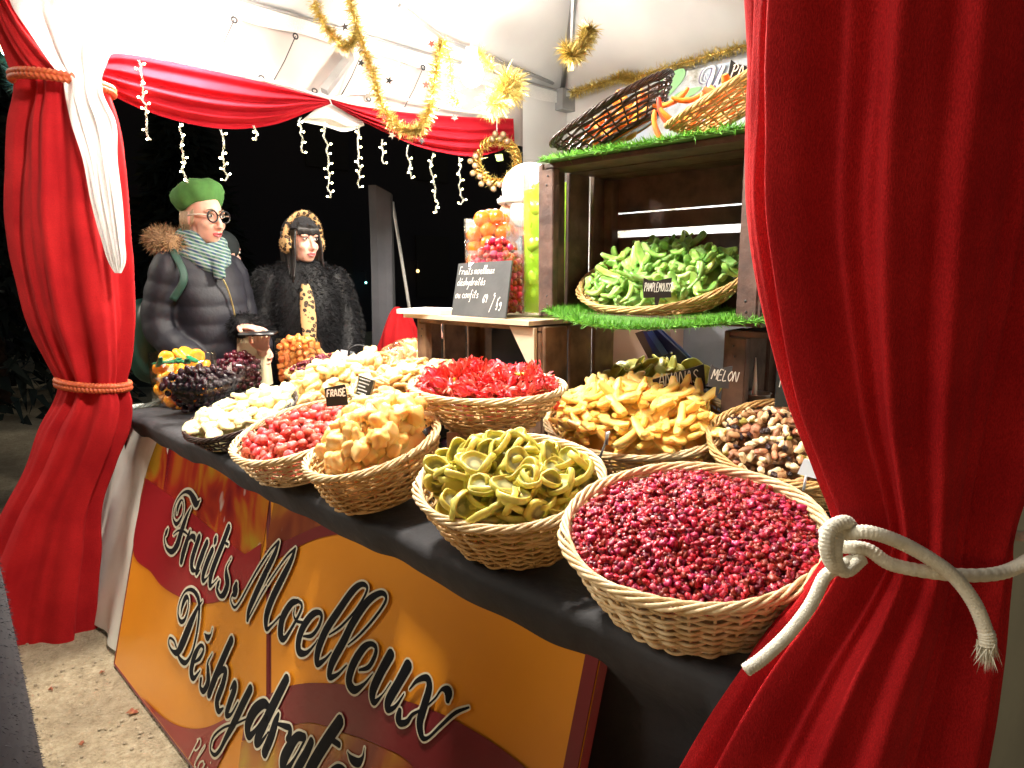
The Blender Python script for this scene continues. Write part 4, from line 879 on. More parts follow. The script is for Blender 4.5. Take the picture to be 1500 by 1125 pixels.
FR = {}
def fruit_mats():
    F = FR
    F['cran'] = pbr('cranberry', (.42, .012, .045), (.26, .006, .030), scale=150, rough=.42, vary=.35, sss=.15, coat=.08)
    F['mango'] = pbr('candied_melon', (.95, .68, .22), (.93, .54, .12), scale=30, rough=.30, sss=.45, vary=.2, bump=.22, bscale=600, coat=.15)
    F['chunk'] = pbr('candied_ginger_peach', (.95, .64, .27), (.94, .50, .14), scale=25, rough=.32, sss=.6, vary=.16, bump=.25, bscale=650, coat=.15)
    F['straw'] = pbr('candied_strawberry', (.58, .05, .045), (.70, .14, .10), scale=60, rough=.35, sss=.3, vary=.22, bump=.3, bscale=300, coat=.15)
    F['hib'] = pbr('hibiscus_flower', (.86, .10, .085), (.70, .045, .045), scale=60, rough=.5, vary=.2, sss=.25)
    F['pine'] = pbr('candied_pineapple', (.92, .74, .36), (.94, .82, .52), scale=40, rough=.4, sss=.3, vary=.12, bump=.3, bscale=500)
    F['pale'] = pbr('candied_pear', (.90, .72, .40), (.90, .62, .28), scale=30, rough=.4, sss=.3, vary=.12)
    F['cookie'] = pbr('ginger_slice', (.70, .43, .17), (.80, .56, .28), scale=35, rough=.6, vary=.12, bump=.3, bscale=150)
    F['peach'] = pbr('candied_peach', (.88, .42, .20), (.92, .60, .30), scale=30, rough=.35, sss=.3, vary=.15)
    F['date'] = pbr('dark_red_fruit', (.16, .02, .03), (.07, .01, .02), scale=50, rough=.25, vary=.3, coat=.3)
    F['pom'] = pbr('candied_pomelo_strip', (.20, .44, .06), (.46, .66, .24), scale=22, rough=.35, sss=.15, vary=.3, coat=.2)
    F['pomo'] = pbr('candied_green_slice', (.42, .42, .06), (.50, .5, .12), scale=40, rough=.35, sss=.2, vary=.15)
    F['pap'] = pbr('candied_papaya', (.88, .34, .05), (.86, .22, .06), scale=25, rough=.35, sss=.3, vary=.25)
    F['apr'] = pbr('dried_apricot', (.55, .22, .03), (.42, .15, .02), scale=40, rough=.45, vary=.2, sss=.1)
    F['clem'] = pbr('candied_clementine', (.82, .22, .012), (.76, .15, .008), scale=40, rough=.22, sss=.3, vary=.1, coat=.4)
    F['cher'] = pbr('candied_cherry', (.55, .01, .03), (.35, .006, .02), scale=40, rough=.15, sss=.15, vary=.3, coat=.6)
    F['dcher'] = pbr('dark_cherry', (.09, .006, .014), (.045, .004, .01), scale=40, rough=.15, vary=.3, coat=.6)
    F['prune'] = pbr('dark_prune', (.022, .006, .012), (.012, .004, .008), scale=60, rough=.2, vary=.3, bump=.5, bscale=140, coat=.4)
    F['cube'] = pbr('orange_candied_cube', (.86, .25, .04), (.88, .35, .10), scale=40, rough=.22, sss=.3, vary=.2, coat=.4)
    F['osl'] = pbr('orange_slice_candied', (.92, .45, .03), (.90, .36, .02), scale=30, rough=.25, sss=.3, vary=.12, coat=.3)
    F['ang'] = pbr('angelica_stick', (.01, .20, .09), (.02, .14, .05), scale=30, rough=.3, vary=.2, coat=.3)
    F['lime'] = pbr('candied_lime', (.42, .62, .06), (.30, .50, .03), scale=14, rough=.2, sss=.25, vary=.12, coat=.4)
    F['pecan'] = pbr('pecan_nut', (.34, .15, .07), (.22, .09, .04), scale=90, rough=.5, vary=.25)
    F['almond'] = pbr('almond_nut', (.52, .28, .14), (.42, .2, .09), scale=90, rough=.55, vary=.2)
    F['cashew'] = pbr('cashew_nut', (.85, .68, .44), (.8, .6, .34), scale=60, rough=.5, vary=.12)
    F['raisin'] = pbr('black_raisin', (.02, .008, .012), (.035, .012, .015), scale=90, rough=.35, vary=.3, bump=.6, bscale=300)
    F['sult'] = pbr('green_sultana', (.32, .26, .05), (.26, .2, .04), scale=90, rough=.35, vary=.25)
    m, t, p = nm('kiwi_slice')
    tc = t.nodes.new('ShaderNodeTexCoord'); vm = t.nodes.new('ShaderNodeVectorMath'); vm.operation = 'LENGTH'
    mp = t.nodes.new('ShaderNodeMapping'); mp.inputs['Scale'].default_value = (1 / .027, 1 / .027, 0); t.links.new(tc.outputs['Object'], mp.inputs[0]); 
    nz = t.nodes.new('ShaderNodeTexNoise'); nz.inputs['Scale'].default_value = 130; t.links.new(tc.outputs['Object'], nz.inputs[0])
    ad = t.nodes.new('ShaderNodeVectorMath'); ad.operation = 'MULTIPLY_ADD'; t.links.new(nz.outputs['Color'], ad.inputs[0]); ad.inputs[1].default_value = (.3, .3, 0); t.links.new(mp.outputs[0], ad.inputs[2])
    sb = t.nodes.new('ShaderNodeVectorMath'); sb.operation = 'SUBTRACT'; t.links.new(ad.outputs[0], sb.inputs[0]); sb.inputs[1].default_value = (.15, .15, 0)
    t.links.new(sb.outputs[0], vm.inputs[0])
    c = ramp(t, vm.outputs['Value'], [(.0, (.44, .40, .26)), (.24, (.40, .36, .20)), (.40, (.15, .12, .07)), (.56, (.22, .18, .08)), (.72, (.60, .50, .09)), (1.0, (.72, .60, .12))])
    oi = t.nodes.new('ShaderNodeObjectInfo'); c2 = mixc(t, .0, c, (.30, .36, .06)); mx = t.nodes[-1]
    mm = t.nodes.new('ShaderNodeMath'); mm.operation = 'MULTIPLY'; mm.inputs[1].default_value = .45; t.links.new(oi.outputs['Random'], mm.inputs[0]); t.links.new(mm.outputs[0], mx.inputs[0])
    t.links.new(c2, p.inputs['Base Color']); p.inputs['Roughness'].default_value = .4; p.inputs['Subsurface Weight'].default_value = .2; p.inputs['Subsurface Scale'].default_value = .004
    F['kiwi'] = m
def build_baskets():
    F = FR
    basket('cranberry', 'large pale wicker basket of dark red cranberries nearest the camera', WICKP, WICKP, .72, stakes=34)
    basket('kiwi', 'round wicker basket holding yellow green kiwi slices', WICK, WICKP, .72)
    basket('mango', 'wide wicker basket heaped with yellow candied melon strips', WICK, WICKP, .78, stakes=36)
    basket('nuts', 'wicker basket of mixed nuts partly behind the near red curtain', WICK, WICK, .8)
    basket('hib', 'raised cone-shaped wicker basket of red hibiscus flowers', WICK, WICKP, .36)
    basket('chunk', 'deep orange wicker basket of pale peach candied lumps', WICK, WICKP, .78)
    basket('straw', 'long wicker basket of pink red candied strawberries', WICKP, WICKP, .78, stakes=26)
    basket('pine', 'flat dark brown basket of pale pineapple pieces at the table front', WICKD, WICKD, .8, stakes=26)
    basket('pale', 'long wicker basket of pale yellow pieces behind the pineapple basket', WICK, WICK, .8, stakes=34)
    basket('cookie', 'wicker basket of brown ginger slices behind the peach lumps', WICK, WICKP, .8)
    basket('bag', 'wicker basket of peach pieces in clear film left of the wooden crate', WICK, WICK, .8)
    basket('redbag', 'wicker basket of dark red fruit at the far end of the table', WICK, WICK, .8)
    basket('green', 'dark wicker basket of greenish slices behind the melon basket', WICKD, WICK, .8)
    basket('pomelo', 'wicker basket of green pomelo strips inside the upper crate', WICK, WICK, .8, stakes=40)
    basket('dark', 'dark brown wicker basket tilted on top of the upper crate', WICKD, WICKD, .62, spacing=.010, rod=.0042, stakes=26)
    basket('papaya', 'light wicker basket tilted on the upper crate beside the red curtain', WICK, WICK, .62)
    # contents
    pr = [(blob(.0054, .0040, .0028, .75, 2.6, 9, 6, s), F['cran']) for s in range(8)]
    pile('cranberry', 'dried_cranberry', 'single dried dark red cranberry lying on top of the heap in the nearest basket', 'cranberry', 'dried cranberries in the nearest basket', pr, 300, .030, .5, edge=.93, below=0, sink=.006, zj=.006, size=1.15)
    M = bmat('cranberry'); mb = MB(); a, b = BK['cranberry'][3:5]
    for i in range(5600):
        r = math.sqrt(RNG.uniform(0, .91)); t = RNG.uniform(0, 6.283); x, y = r * math.cos(t), r * math.sin(t)
        T = Matrix.Translation((x * a, y * b, .030 * (1 - r * r) - .010 + RNG.uniform(-.012, .004) + .006 * noise.noise(Vector((x * 4, y * 4, 0))))) @ Euler((RNG.normal(0, .6), RNG.normal(0, .6), RNG.uniform(0, 6.28))).to_matrix().to_4x4() @ Matrix.Scale(RNG.uniform(.8, 1.25), 4)
        mb.merge(pr[i % 8][0], T)
    me = mb.mesh('cranberry_heap', [F['cran']] + [pbr('cranberry_tone_%s' % w, c, rough=.42, coat=.08, sss=.15) for w, c in (('dark', (.14, .004, .022)), ('bright', (.60, .025, .05)), ('purple', (.30, .012, .06)))])
    nf = len(pr[0][0].f); ids = np.repeat(RNG.choice([0, 0, 1, 2, 2, 3], 5600), nf).astype(np.int32); me.polygons.foreach_set('material_index', ids)
    solo('cranberry_heap', me, None, 'heap of small dried cranberries filling the nearest basket', 'cranberries', kind='stuff', mat=M)
    mb = MB(); V = np.array([[(r * a * .93 * math.cos(t), r * b * .93 * math.sin(t), .030 * (1 - r * r) - .020) for t in np.linspace(0, 2 * PI, 40, endpoint=False)] for r in np.linspace(0, 1, 9)]); mb.grid(V, closev=True)
    mb.mesh
    solo('cranberry_bed', mb, F['cran'], 'lower layer of cranberries under the loose ones in the nearest basket', 'cranberries', kind='stuff', mat=M)
    pr = [(kiwim(.027, s), F['kiwi']) for s in range(8)]
    pile('kiwi', 'kiwi_slice', 'dried yellow green kiwi slice with a darker centre in the round basket', 'kiwi slice', 'dried kiwi slices in the round basket', pr, 84, .056, .60, edge=.84, below=.9, sink=.016, zj=.02)
    pr = [(strip(RNG.uniform(.07, .12), .0125, .0075, RNG.uniform(.2, 1.5), RNG.uniform(-1, 1), s, .25), F['mango']) for s in range(8)] + [(blob(.026, .016, .010, .5, 1.6, 16, 10, s), F['mango']) for s in range(2)]
    pile('mango', 'melon_strip', 'yellow orange candied melon strip in the wide basket', 'candied melon', 'candied melon strips in the wide basket', pr, 130, .078, .24, size=1.0, edge=.88, below=.9, sink=.012, zj=.022)
    pr = [(pecanm(1), F['pecan']), (pecanm(2), F['pecan']), (blob(.011, .0065, .0042, .1, 1, 12, 8), F['almond']), (strip(.024, .006, .005, 2.2, 0, 3, .3), F['cashew']), (strip(.022, .006, .005, 1.8, 0, 4, .3), F['cashew']), (blob(.008, .006, .0045, .4, 2, 10, 7), F['raisin']), (blob(.008, .0055, .0045, .35, 2, 10, 7, 3), F['sult'])]
    for q, (pm, nme, cat) in enumerate(((pr[0:2], 'pecan_nut', 'pecan'), (pr[2:3], 'almond_nut', 'almond'), (pr[3:5], 'cashew_nut', 'cashew'), (pr[5:6], 'black_raisin', 'raisin'), (pr[6:7], 'green_sultana', 'sultana'))):
        pile('nuts', nme, {'pecan': 'ridged brown pecan in the mixed nut basket', 'almond': 'smooth brown almond in the mixed nut basket', 'cashew': 'curved pale cashew in the mixed nut basket', 'raisin': 'small black raisin in the mixed nut basket', 'sultana': 'greenish sultana in the mixed nut basket'}[cat], cat, nme.replace('_', ' ') + 's in the mixed nut basket', pm, (62, 52, 96, 40, 24)[q], .038, .5, size=1.12, edge=.92, below=(1.2 if q == 0 else 0), sink=.010, zj=.010, jitter=3)
    pr = [(flowerm(s), F['hib']) for s in range(6)]
    pile('hib', 'hibiscus_flower', 'curled red dried hibiscus flower in the raised cone basket', 'hibiscus', 'dried hibiscus flowers in the cone basket', pr, 230, .030, 1.2, bedr=.70, edge=.86, below=.7, sink=.008, zj=.016, size=.80)
    pr = [(blob(.026, .021, .018, .42, 1.5, 18, 12, s), F['chunk']) for s in range(5)] + [(chunkm(.020, s), F['chunk']) for s in range(2)]
    pile('chunk', 'candied_lump', 'peach coloured translucent candied lump in the deep basket', 'candied fruit', 'peach candied lumps in the deep basket', pr, 74, .105, .7, edge=.82, below=1.1, sink=.018, zj=.016, size=.90, skew=(.12, .12))
    pr = [(blob(.0135, .010, .0095, .22, 1.6, 14, 9, s), F['straw']) for s in range(6)]
    pile('straw', 'candied_strawberry', 'pink red candied strawberry in the long basket', 'strawberry', 'candied strawberries in the long basket', pr, 150, .022, .6, edge=.88, below=.8, sink=.010, zj=.010)
    pr = [(discm(.026, .006, s, .0), F['pine']) for s in range(4)] + [(chunkm(.016, s + 9), F['pine']) for s in range(3)]
    pile('pine', 'candied_pineapple', 'pale cream pineapple piece in the flat dark basket', 'pineapple', 'pineapple pieces in the flat dark basket', pr, 90, .026, .45, edge=.96, below=.8, sink=.004, zj=.012)
    pr = [(chunkm(.020, s + 20), F['pale']) for s in range(4)] + [(discm(.027, .007, s + 5), F['pale']) for s in range(3)]
    pile('pale', 'candied_pear', 'pale yellow candied piece in the long basket behind the pineapple', 'candied pear', 'pale yellow pieces in the long back basket', pr, 90, .06, .5, edge=.92, below=.7, sink=.004, zj=.018)
    pr = [(discm(.025, .0045, s + 30), F['cookie']) for s in range(6)]
    pile('cookie', 'ginger_slice', 'flat brown dried ginger slice in the basket behind the peach lumps', 'ginger slice', 'dried ginger slices', pr, 84, .045, .45, edge=.9, below=.7, sink=.006, zj=.014)
    pr = [(strip(.06, .011, .008, .8, .5, s + 3), F['peach']) for s in range(4)] + [(chunkm(.017, s + 40), F['peach']) for s in range(3)]
    pile('bag', 'peach_piece', 'orange pink candied piece under clear film beside the crate', 'candied peach', 'candied peach pieces under clear film', pr, 62, .06, .5, edge=.86, below=.8, sink=.004, zj=.014)
    pr = [(blob(.013, .011, .008, .3, 2, 12, 8, s), F['date']) for s in range(4)]
    pile('redbag', 'dark_red_fruit', 'glossy dark red dried fruit at the far end of the table', 'dried fruit', 'dark red dried fruit at the far table end', pr, 64, .025, .5, edge=.86, below=.8, sink=.004, zj=.01)
    pr = [(discm(.034, .004, s + 60), F['pomo']) for s in range(5)]
    pile('green', 'green_slice', 'olive green candied slice in the dark basket behind the melon', 'candied slice', 'olive green slices in the dark basket', pr, 44, .05, .8, edge=.85, below=.8, sink=.004, zj=.03)
    pr = [(strip(RNG.uniform(.055, .095), .0125, .0065, RNG.uniform(.3, 2.8), RNG.uniform(-1, 1), s + 70, .1), F['pom']) for s in range(10)]
    pile('pomelo', 'pomelo_strip', 'curved green candied pomelo strip in the upper crate basket', 'pomelo strip', 'candied pomelo strips', pr, 112, .062, .45, edge=.9, below=.9, sink=.008, zj=.022)
    pr = [(strip(RNG.uniform(.10, .15), .013, .009, RNG.uniform(.5, 1.7), RNG.uniform(-1, 1), s + 90, .4), F['pap']) for s in range(5)]
    pile('dark', 'papaya_strip', 'orange candied papaya strip showing in the dark basket on the upper crate', 'papaya strip', 'papaya strips in the dark top basket', pr, 16, .0, .3, bedr=.55, edge=.5, below=.8, sink=.034, zj=.006)
    pile('papaya', 'papaya_strip', 'orange candied papaya strip in the light basket on the upper crate', 'papaya strip', 'papaya strips in the light top basket', pr, 20, .0, .3, bedr=.6, edge=.6, below=.8, sink=.022, zj=.008)
    # loose strips between the two top baskets
    me = [p[0].mesh('papaya_strip', p[1]) for p in pr]
    RD = pbr('candied_red_papaya', (.72, .06, .04), (.8, .12, .06), scale=25, rough=.35, sss=.3); mer = pr[0][0].mesh('papaya_strip', RD)
    for i, (px, py, Y, rot, lab, m_) in enumerate(((985, 150, 1.60, (.2, -.4, .5), 'uppermost bright orange papaya strip spilling between the two top baskets', me[0]), (1010, 147, 1.62, (.1, -.2, .9), 'orange papaya strip resting on the rim of the light top basket', me[1]), (972, 172, 1.57, (.3, 1.0, .7), 'red papaya strip spilling between the two top baskets', mer), (985, 176, 1.56, (.1, .5, .8), 'peach papaya strip lying crosswise between the two top baskets', me[2]), (962, 192, 1.54, (.4, 1.1, .8), 'papaya strip drooping onto the grass mat between the top baskets', me[3]))):
        solo('papaya_strip', m_, None, lab, 'papaya strip', mat=Matrix.Translation(Vector(atY(px, py, Y))) @ Euler(rot).to_matrix().to_4x4() @ Matrix.Scale(.8, 4))
    # fallen bits on the melon rim
    me = flowerm(3).mesh('hibiscus_flower', F['hib'])
    solo('hibiscus_flower', me, None, 'red hibiscus bit fallen on the left rim of the melon basket', 'hibiscus', mat=Matrix.Translation(Vector(atY(814, 600, 1.36))))
    # loose wicker end sticking out of the kiwi basket
    mb = MB(); P = spline([atD(860, 728, 1.33), atD(878, 716, 1.30), (atD(890, 706, 1.28)), atD(895, 697, 1.27)], 8); mb.tube(P, .0032, 6)
    solo('wicker_rod', mb, WICKP, 'loose wicker rod sticking out between kiwi and cranberry baskets', 'wicker rod')
    # clear film over the peach basket
    M = bmat('bag'); FILM = glass_mat('clear_film', (.97, .97, .97), .25)
    a, b = BK['bag'][3:5]; V = np.array([[(r * a * 1.02 * math.cos(t), r * b * 1.02 * math.sin(t), .085 * (1 - r * r) + .016 + .012 * noise.noise(Vector((r * 5 * math.cos(t), r * 5 * math.sin(t), 4)))) for t in np.linspace(0, 2 * PI, 60, endpoint=False)] for r in np.linspace(0, 1, 16)])
    mb = MB(); mb.grid(V, closev=True); solo('plastic_film', mb, FILM, 'crinkled clear plastic film over the peach pieces beside the crate', 'plastic film', mat=M)
    # stands that lift the raised baskets
    for k, lab in (('hib', 'dark block lifting the hibiscus basket'), ('cookie', 'dark block lifting the ginger slice basket'), ('green', 'dark block lifting the basket behind the melon strips')):
        x, y, z, a, b, th, h, yaw = BK[k]; M = bmat(k); c = M @ Vector((0, 0, -h - .006)); top = c.z - .02 - abs(math.sin(th)) * b * .3
        mb = MB(); s = .12 if k == 'hib' else .2
        mb.box((c.x, c.y, (TZ + .012 + top) / 2 + .004), (s, s, max(.02, top - TZ - .012))); mb.box((c.x, c.y, TZ + .012), (s + .02, s + .02, .012))
        solo('riser_block', mb, BLACKC, lab, 'riser', smooth=False)
# ------------------------------------------------------------------ crates, boards, grass mats
def crate(label, x0, x1, y0, y1, z0, z1, wood=None, back_gaps=((.44, .52),), left_open=False, slats=3, back=True, group='old wooden crates', top=True):
    wood = wood or WOOD; r = thing('wooden_crate', label, 'crate', ((x0 + x1) / 2, (y0 + y1) / 2, z0), group=group); t = .014; w = .034
    def P(nm_, c, s): 
        mb = MB(); e = .0015
        bm = bmesh.new(); bmesh.ops.create_cube(bm, size=1)
        for v in bm.verts: v.co = Vector(c) + Vector([v.co[i] * s[i] for i in range(3)]) + Vector(RNG.normal(0, .0012, 3))
        bmesh.ops.bevel(bm, geom=bm.edges[:], offset=.0022, segments=2, affect='EDGES'); bm.verts.index_update()
        mb.add([v.co[:] for v in bm.verts], [[v.index for v in f.verts] for f in bm.faces]); bm.free(); part(nm_, mb, wood, r, smooth=False)
    H = z1 - z0; D = y1 - y0
    for x in (x0 + t + w / 2, x1 - t - w / 2):            # corner posts
        P('corner_post', (x + (-.004 if x > (x0 + x1) / 2 else .004), y0 + .010, (z0 + z1) / 2), (w + .014, .028, H - 2 * t - .004)); P('corner_post', (x, y1 - t - w / 2 - .002, (z0 + z1) / 2), (w, w, H - 2 * t - .004))
    for x in (x0 + t / 2, x1 - t / 2):                     # end walls of upright slats
        g = .016; ws = (D - g * (slats - 1)) / slats
        for k in range(slats): P('plank', (x, y0 + ws / 2 + k * (ws + g), (z0 + z1) / 2), (t, ws, H))
    L = x1 - x0 - 2 * t - .003
    for x in (x0 + t + w / 2 + .004, x1 - t - w / 2 - .004):
        for z in (z0 + .035, z0 + .06, z1 - .035, z1 - .06):
            mb = MB(); mb.ell((x + RNG.normal(0, .004), y0 - .0045, z), (.0032, .0015, .0032), nu=8, nv=5); part('nail', mb, DARKST, r)
    for z in (z0 + t / 2, z1 - t / 2):
        if z > (z0 + z1) / 2 and not top: continue
        for k in range(3):
            ws = D / 3 - .006; P('plank', ((x0 + x1) / 2, y0 + ws / 2 + .001 + k * (ws + .008), z), (L, ws, t))
    if back:
        hs = [(0.02, .26), (.275, .55), (.605, .72), (.730, .98)]
        for a, b in hs: P('plank', ((x0 + x1) / 2, y1 - t / 2, z0 + H * (a + b) / 2), (L, t - .002, H * (b - a)))
    return r
def turf(name, label, outline, thick, nb, droop=None, L=.02):
    """a slab of artificial turf: backing plus blades"""
    r = thing('grass_mat', label, 'grass mat', tuple(np.mean(outline, 0)), group='artificial grass mats')
    O = np.array(outline, float); mb = MB(); mb.poly(O, thick, (0, 0, -1)); part('backing', mb, GRASSD, r, smooth=False)
    mn, mx = O.min(0), O.max(0); P = []
    def inside(p):
        c = False; j = len(O) - 1
        for i in range(len(O)):
            if (O[i][1] > p[1]) != (O[j][1] > p[1]) and p[0] < (O[j][0] - O[i][0]) * (p[1] - O[i][1]) / (O[j][1] - O[i][1] + 1e-12) + O[i][0]: c = not c
            j = i
        return c
    while len(P) < nb:
        q = RNG.uniform(mn[:2], mx[:2])
        if inside(q): P.append(q)
    P = np.array(P); z = np.full(len(P), O[:, 2].mean())
    # height follows the outline: nearest outline point
    d = ((P[:, None] - O[None, :, :2]) ** 2).sum(2); wgt = 1 / (d + 1e-5) ** 1.5; z = (wgt * O[None, :, 2]).sum(1) / wgt.sum(1)
    P3 = np.column_stack([P, z]); N = np.tile(np.array([0, 0, 1.]), (len(P), 1))
    # extra blades along the rim
    e = []; 
    for i in range(len(O)):
        a, b = O[i], O[(i + 1) % len(O)]; k = int(np.linalg.norm(b - a) * 900) + 1
        for s in RNG.uniform(0, 1, k): e.append(a + (b - a) * s)
    e = np.array(e); c = O.mean(0); Ne = e - c; Ne[:, 2] = .25 * np.linalg.norm(Ne[:, :2], axis=1); Ne /= np.linalg.norm(Ne, axis=1)[:, None]
    mb = MB(); tufts(mb, P3, N, L, .0014, droop=.15, jit=.45); tufts(mb, e, Ne * .75 + np.array([0, 0, .3]), L * .9, .0014, droop=.2, jit=.45); part('blades', mb, GRASS, r, smooth=False)
    return r
def build_crates():
    crate('upper dark wooden crate lying on its side with the pomelo basket inside', -1.39, -.70, 1.50, 1.84, 1.234, 1.668)
    crate('lower wooden crate under the slate sign and fruit jars', -1.985, -1.36, 1.50, 1.84, TZ + .012, 1.200, wood=WOODM, back=False)
    crate('lower dark wooden crate behind the mixed nuts beside the red curtain', -.80, -.215, 1.52, 1.84, TZ + .012, 1.222, back=False)
    mb = MB(); mb.box((-1.70, 1.66, 1.2125), (.62, .40, .014)); solo('board', mb, WOODL, 'light wooden board on the lower crate carrying jars and slate sign', 'board', smooth=False)
    mb = MB(); v = [atY(590, 462, 1.45), atY(655, 459, 1.45), atY(668, 459, 1.62), atY(600, 461, 1.62)]; c = np.mean(v, 0)
    mb.box((-1.93, 1.53, 1.229), (.19, .17, .016), Euler((0, 0, .25)).to_matrix()); solo('cutting_board', mb, pbr('white_board', (.78, .76, .70), rough=.5), 'small white board jutting out left of the slate sign', 'board', smooth=False)
    # diagonal brace in the lower crate opening
    mb = MB(); a, b = np.array([-1.46, 1.517, 1.196]), np.array([-1.385, 1.517, 1.10]); d = b - a
    mb.poly([(-1.49, 1.49, 1.199), (-1.385, 1.49, 1.199), (-1.385, 1.49, 1.07), (-1.40, 1.49, 1.07)], .012, (0, -1, 0)); solo('corner_brace', mb, WOODL, 'light triangular wood brace in the upper right corner of the lower crate', 'brace', smooth=False)
    s = np.linspace(0, 1, 12)
    turf('grass_mat', 'bright artificial grass strip on top of the upper crate', [(-1.36, 1.475, 1.676), (-1.0, 1.47, 1.676), (-.66, 1.475, 1.676), (-.66, 1.84, 1.676), (-1.34, 1.84, 1.676)], .006, 9000, L=.022)
    front = [(-1.375 + .70 * q, 1.515 - .13 * math.sin(PI * q) ** .8, 1.254 - .028 * math.sin(PI * q) ** 1.2) for q in s]
    turf('grass_mat', 'artificial grass mat bulging out under the pomelo basket', [(front[0][0] + .02, 1.80, 1.256)] + front + [(-.71, 1.80, 1.256)], .006, 15000, L=.022)

# ------------------------------------------------------------------ jars
def jar_square(label, c, w, h, rz, taper=1.0, group='clear glass fruit jars', t=.004):
    M = Matrix.Translation(Vector(c)) @ Matrix.Rotation(rz, 4, 'Z'); r = thing('glass_jar', label, 'jar', mat=M, group=group)
    def ring(s, z, q=5):
        P = []
        for k in range(4):
            a0 = PI / 4 + k * PI / 2; cx, cy = s / 2 * np.sign(math.cos(a0)), s / 2 * np.sign(math.sin(a0)); rr = s * .07
            for i in range(q): 
                a = k * PI / 2 + i / (q - 1) * PI / 2; P.append((cx - np.sign(cx) * rr + rr * math.cos(a), cy - np.sign(cy) * rr + rr * math.sin(a), z))
        return P
    V = np.array([ring(w * taper * .1, 0), ring(w * taper * .96, 0), ring(w * taper, .004), ring(w, h), ring(w - 2 * t, h), ring(w * taper - 2 * t, .012), ring(w * taper * .1, .012)])
    mb = MB(); mb.grid(V, closev=True); part('glass', mb, GLASS, r, local=True); return r, M
def jar_round(label, c, w, h, taper=1.0, group='clear glass fruit jars', t=.004):
    M = Matrix.Translation(Vector(c)); r = thing('glass_jar', label, 'jar', mat=M, group=group); a = w / 2; b = a * taper
    mb = MB(); mb.lathe([(.001, 0), (b * .96, 0), (b, .006), (a, h), (a + .001, h + .003), (a - t, h), (b - t, .014), (.001, .014)], n=48); part('glass', mb, GLASS, r, local=True); return r, M
def fill_jar(M, w, h0, h1, sz, protos, name, label, cat, group, taper=1.0, sq=True, heap=0.0, only_out=True):
    mes = [p[0].mesh(name, p[1]) for p in protos]; n = 0; z = h0; lay = 0
    while z < h1 + heap:
        f = (z / h1); ww = w * (taper + (1 - taper) * min(1, f)) - sz * 1.05
        if z > h1 - sz * .4: ww *= max(.25, 1 - (z - h1 + sz * .4) / (heap + sz))
        k = max(1, int(round(ww / sz)) + 1)
        for i in range(k):
            for j in range(k):
                u = (i / max(1, k - 1) - .5) if k > 1 else 0; v = (j / max(1, k - 1) - .5) if k > 1 else 0
                if not sq and k > 2 and u * u + v * v > .40: continue
                if only_out and k > 3 and 0 < i < k - 1 and 0 < j < k - 1 and z < h1 - sz: continue
                x, y = u * ww + RNG.normal(0, sz * .05), v * ww + RNG.normal(0, sz * .05)
                if not sq:
                    rr = math.hypot(x, y); lim = ww / 2 + sz * .02
                    if rr > lim: x *= lim / rr; y *= lim / rr
                T = M @ Matrix.Translation((x, y, z + RNG.normal(0, sz * .07) + sz * .25 * ((i + j) % 2))) @ Euler(RNG.uniform(0, 6.28, 3)).to_matrix().to_4x4() @ Matrix.Scale(RNG.uniform(.88, 1.08), 4)
                solo(name, mes[RNG.integers(len(mes))], None, label, cat, group, mat=T); n += 1
        z += sz * .84; lay += 1
    return n
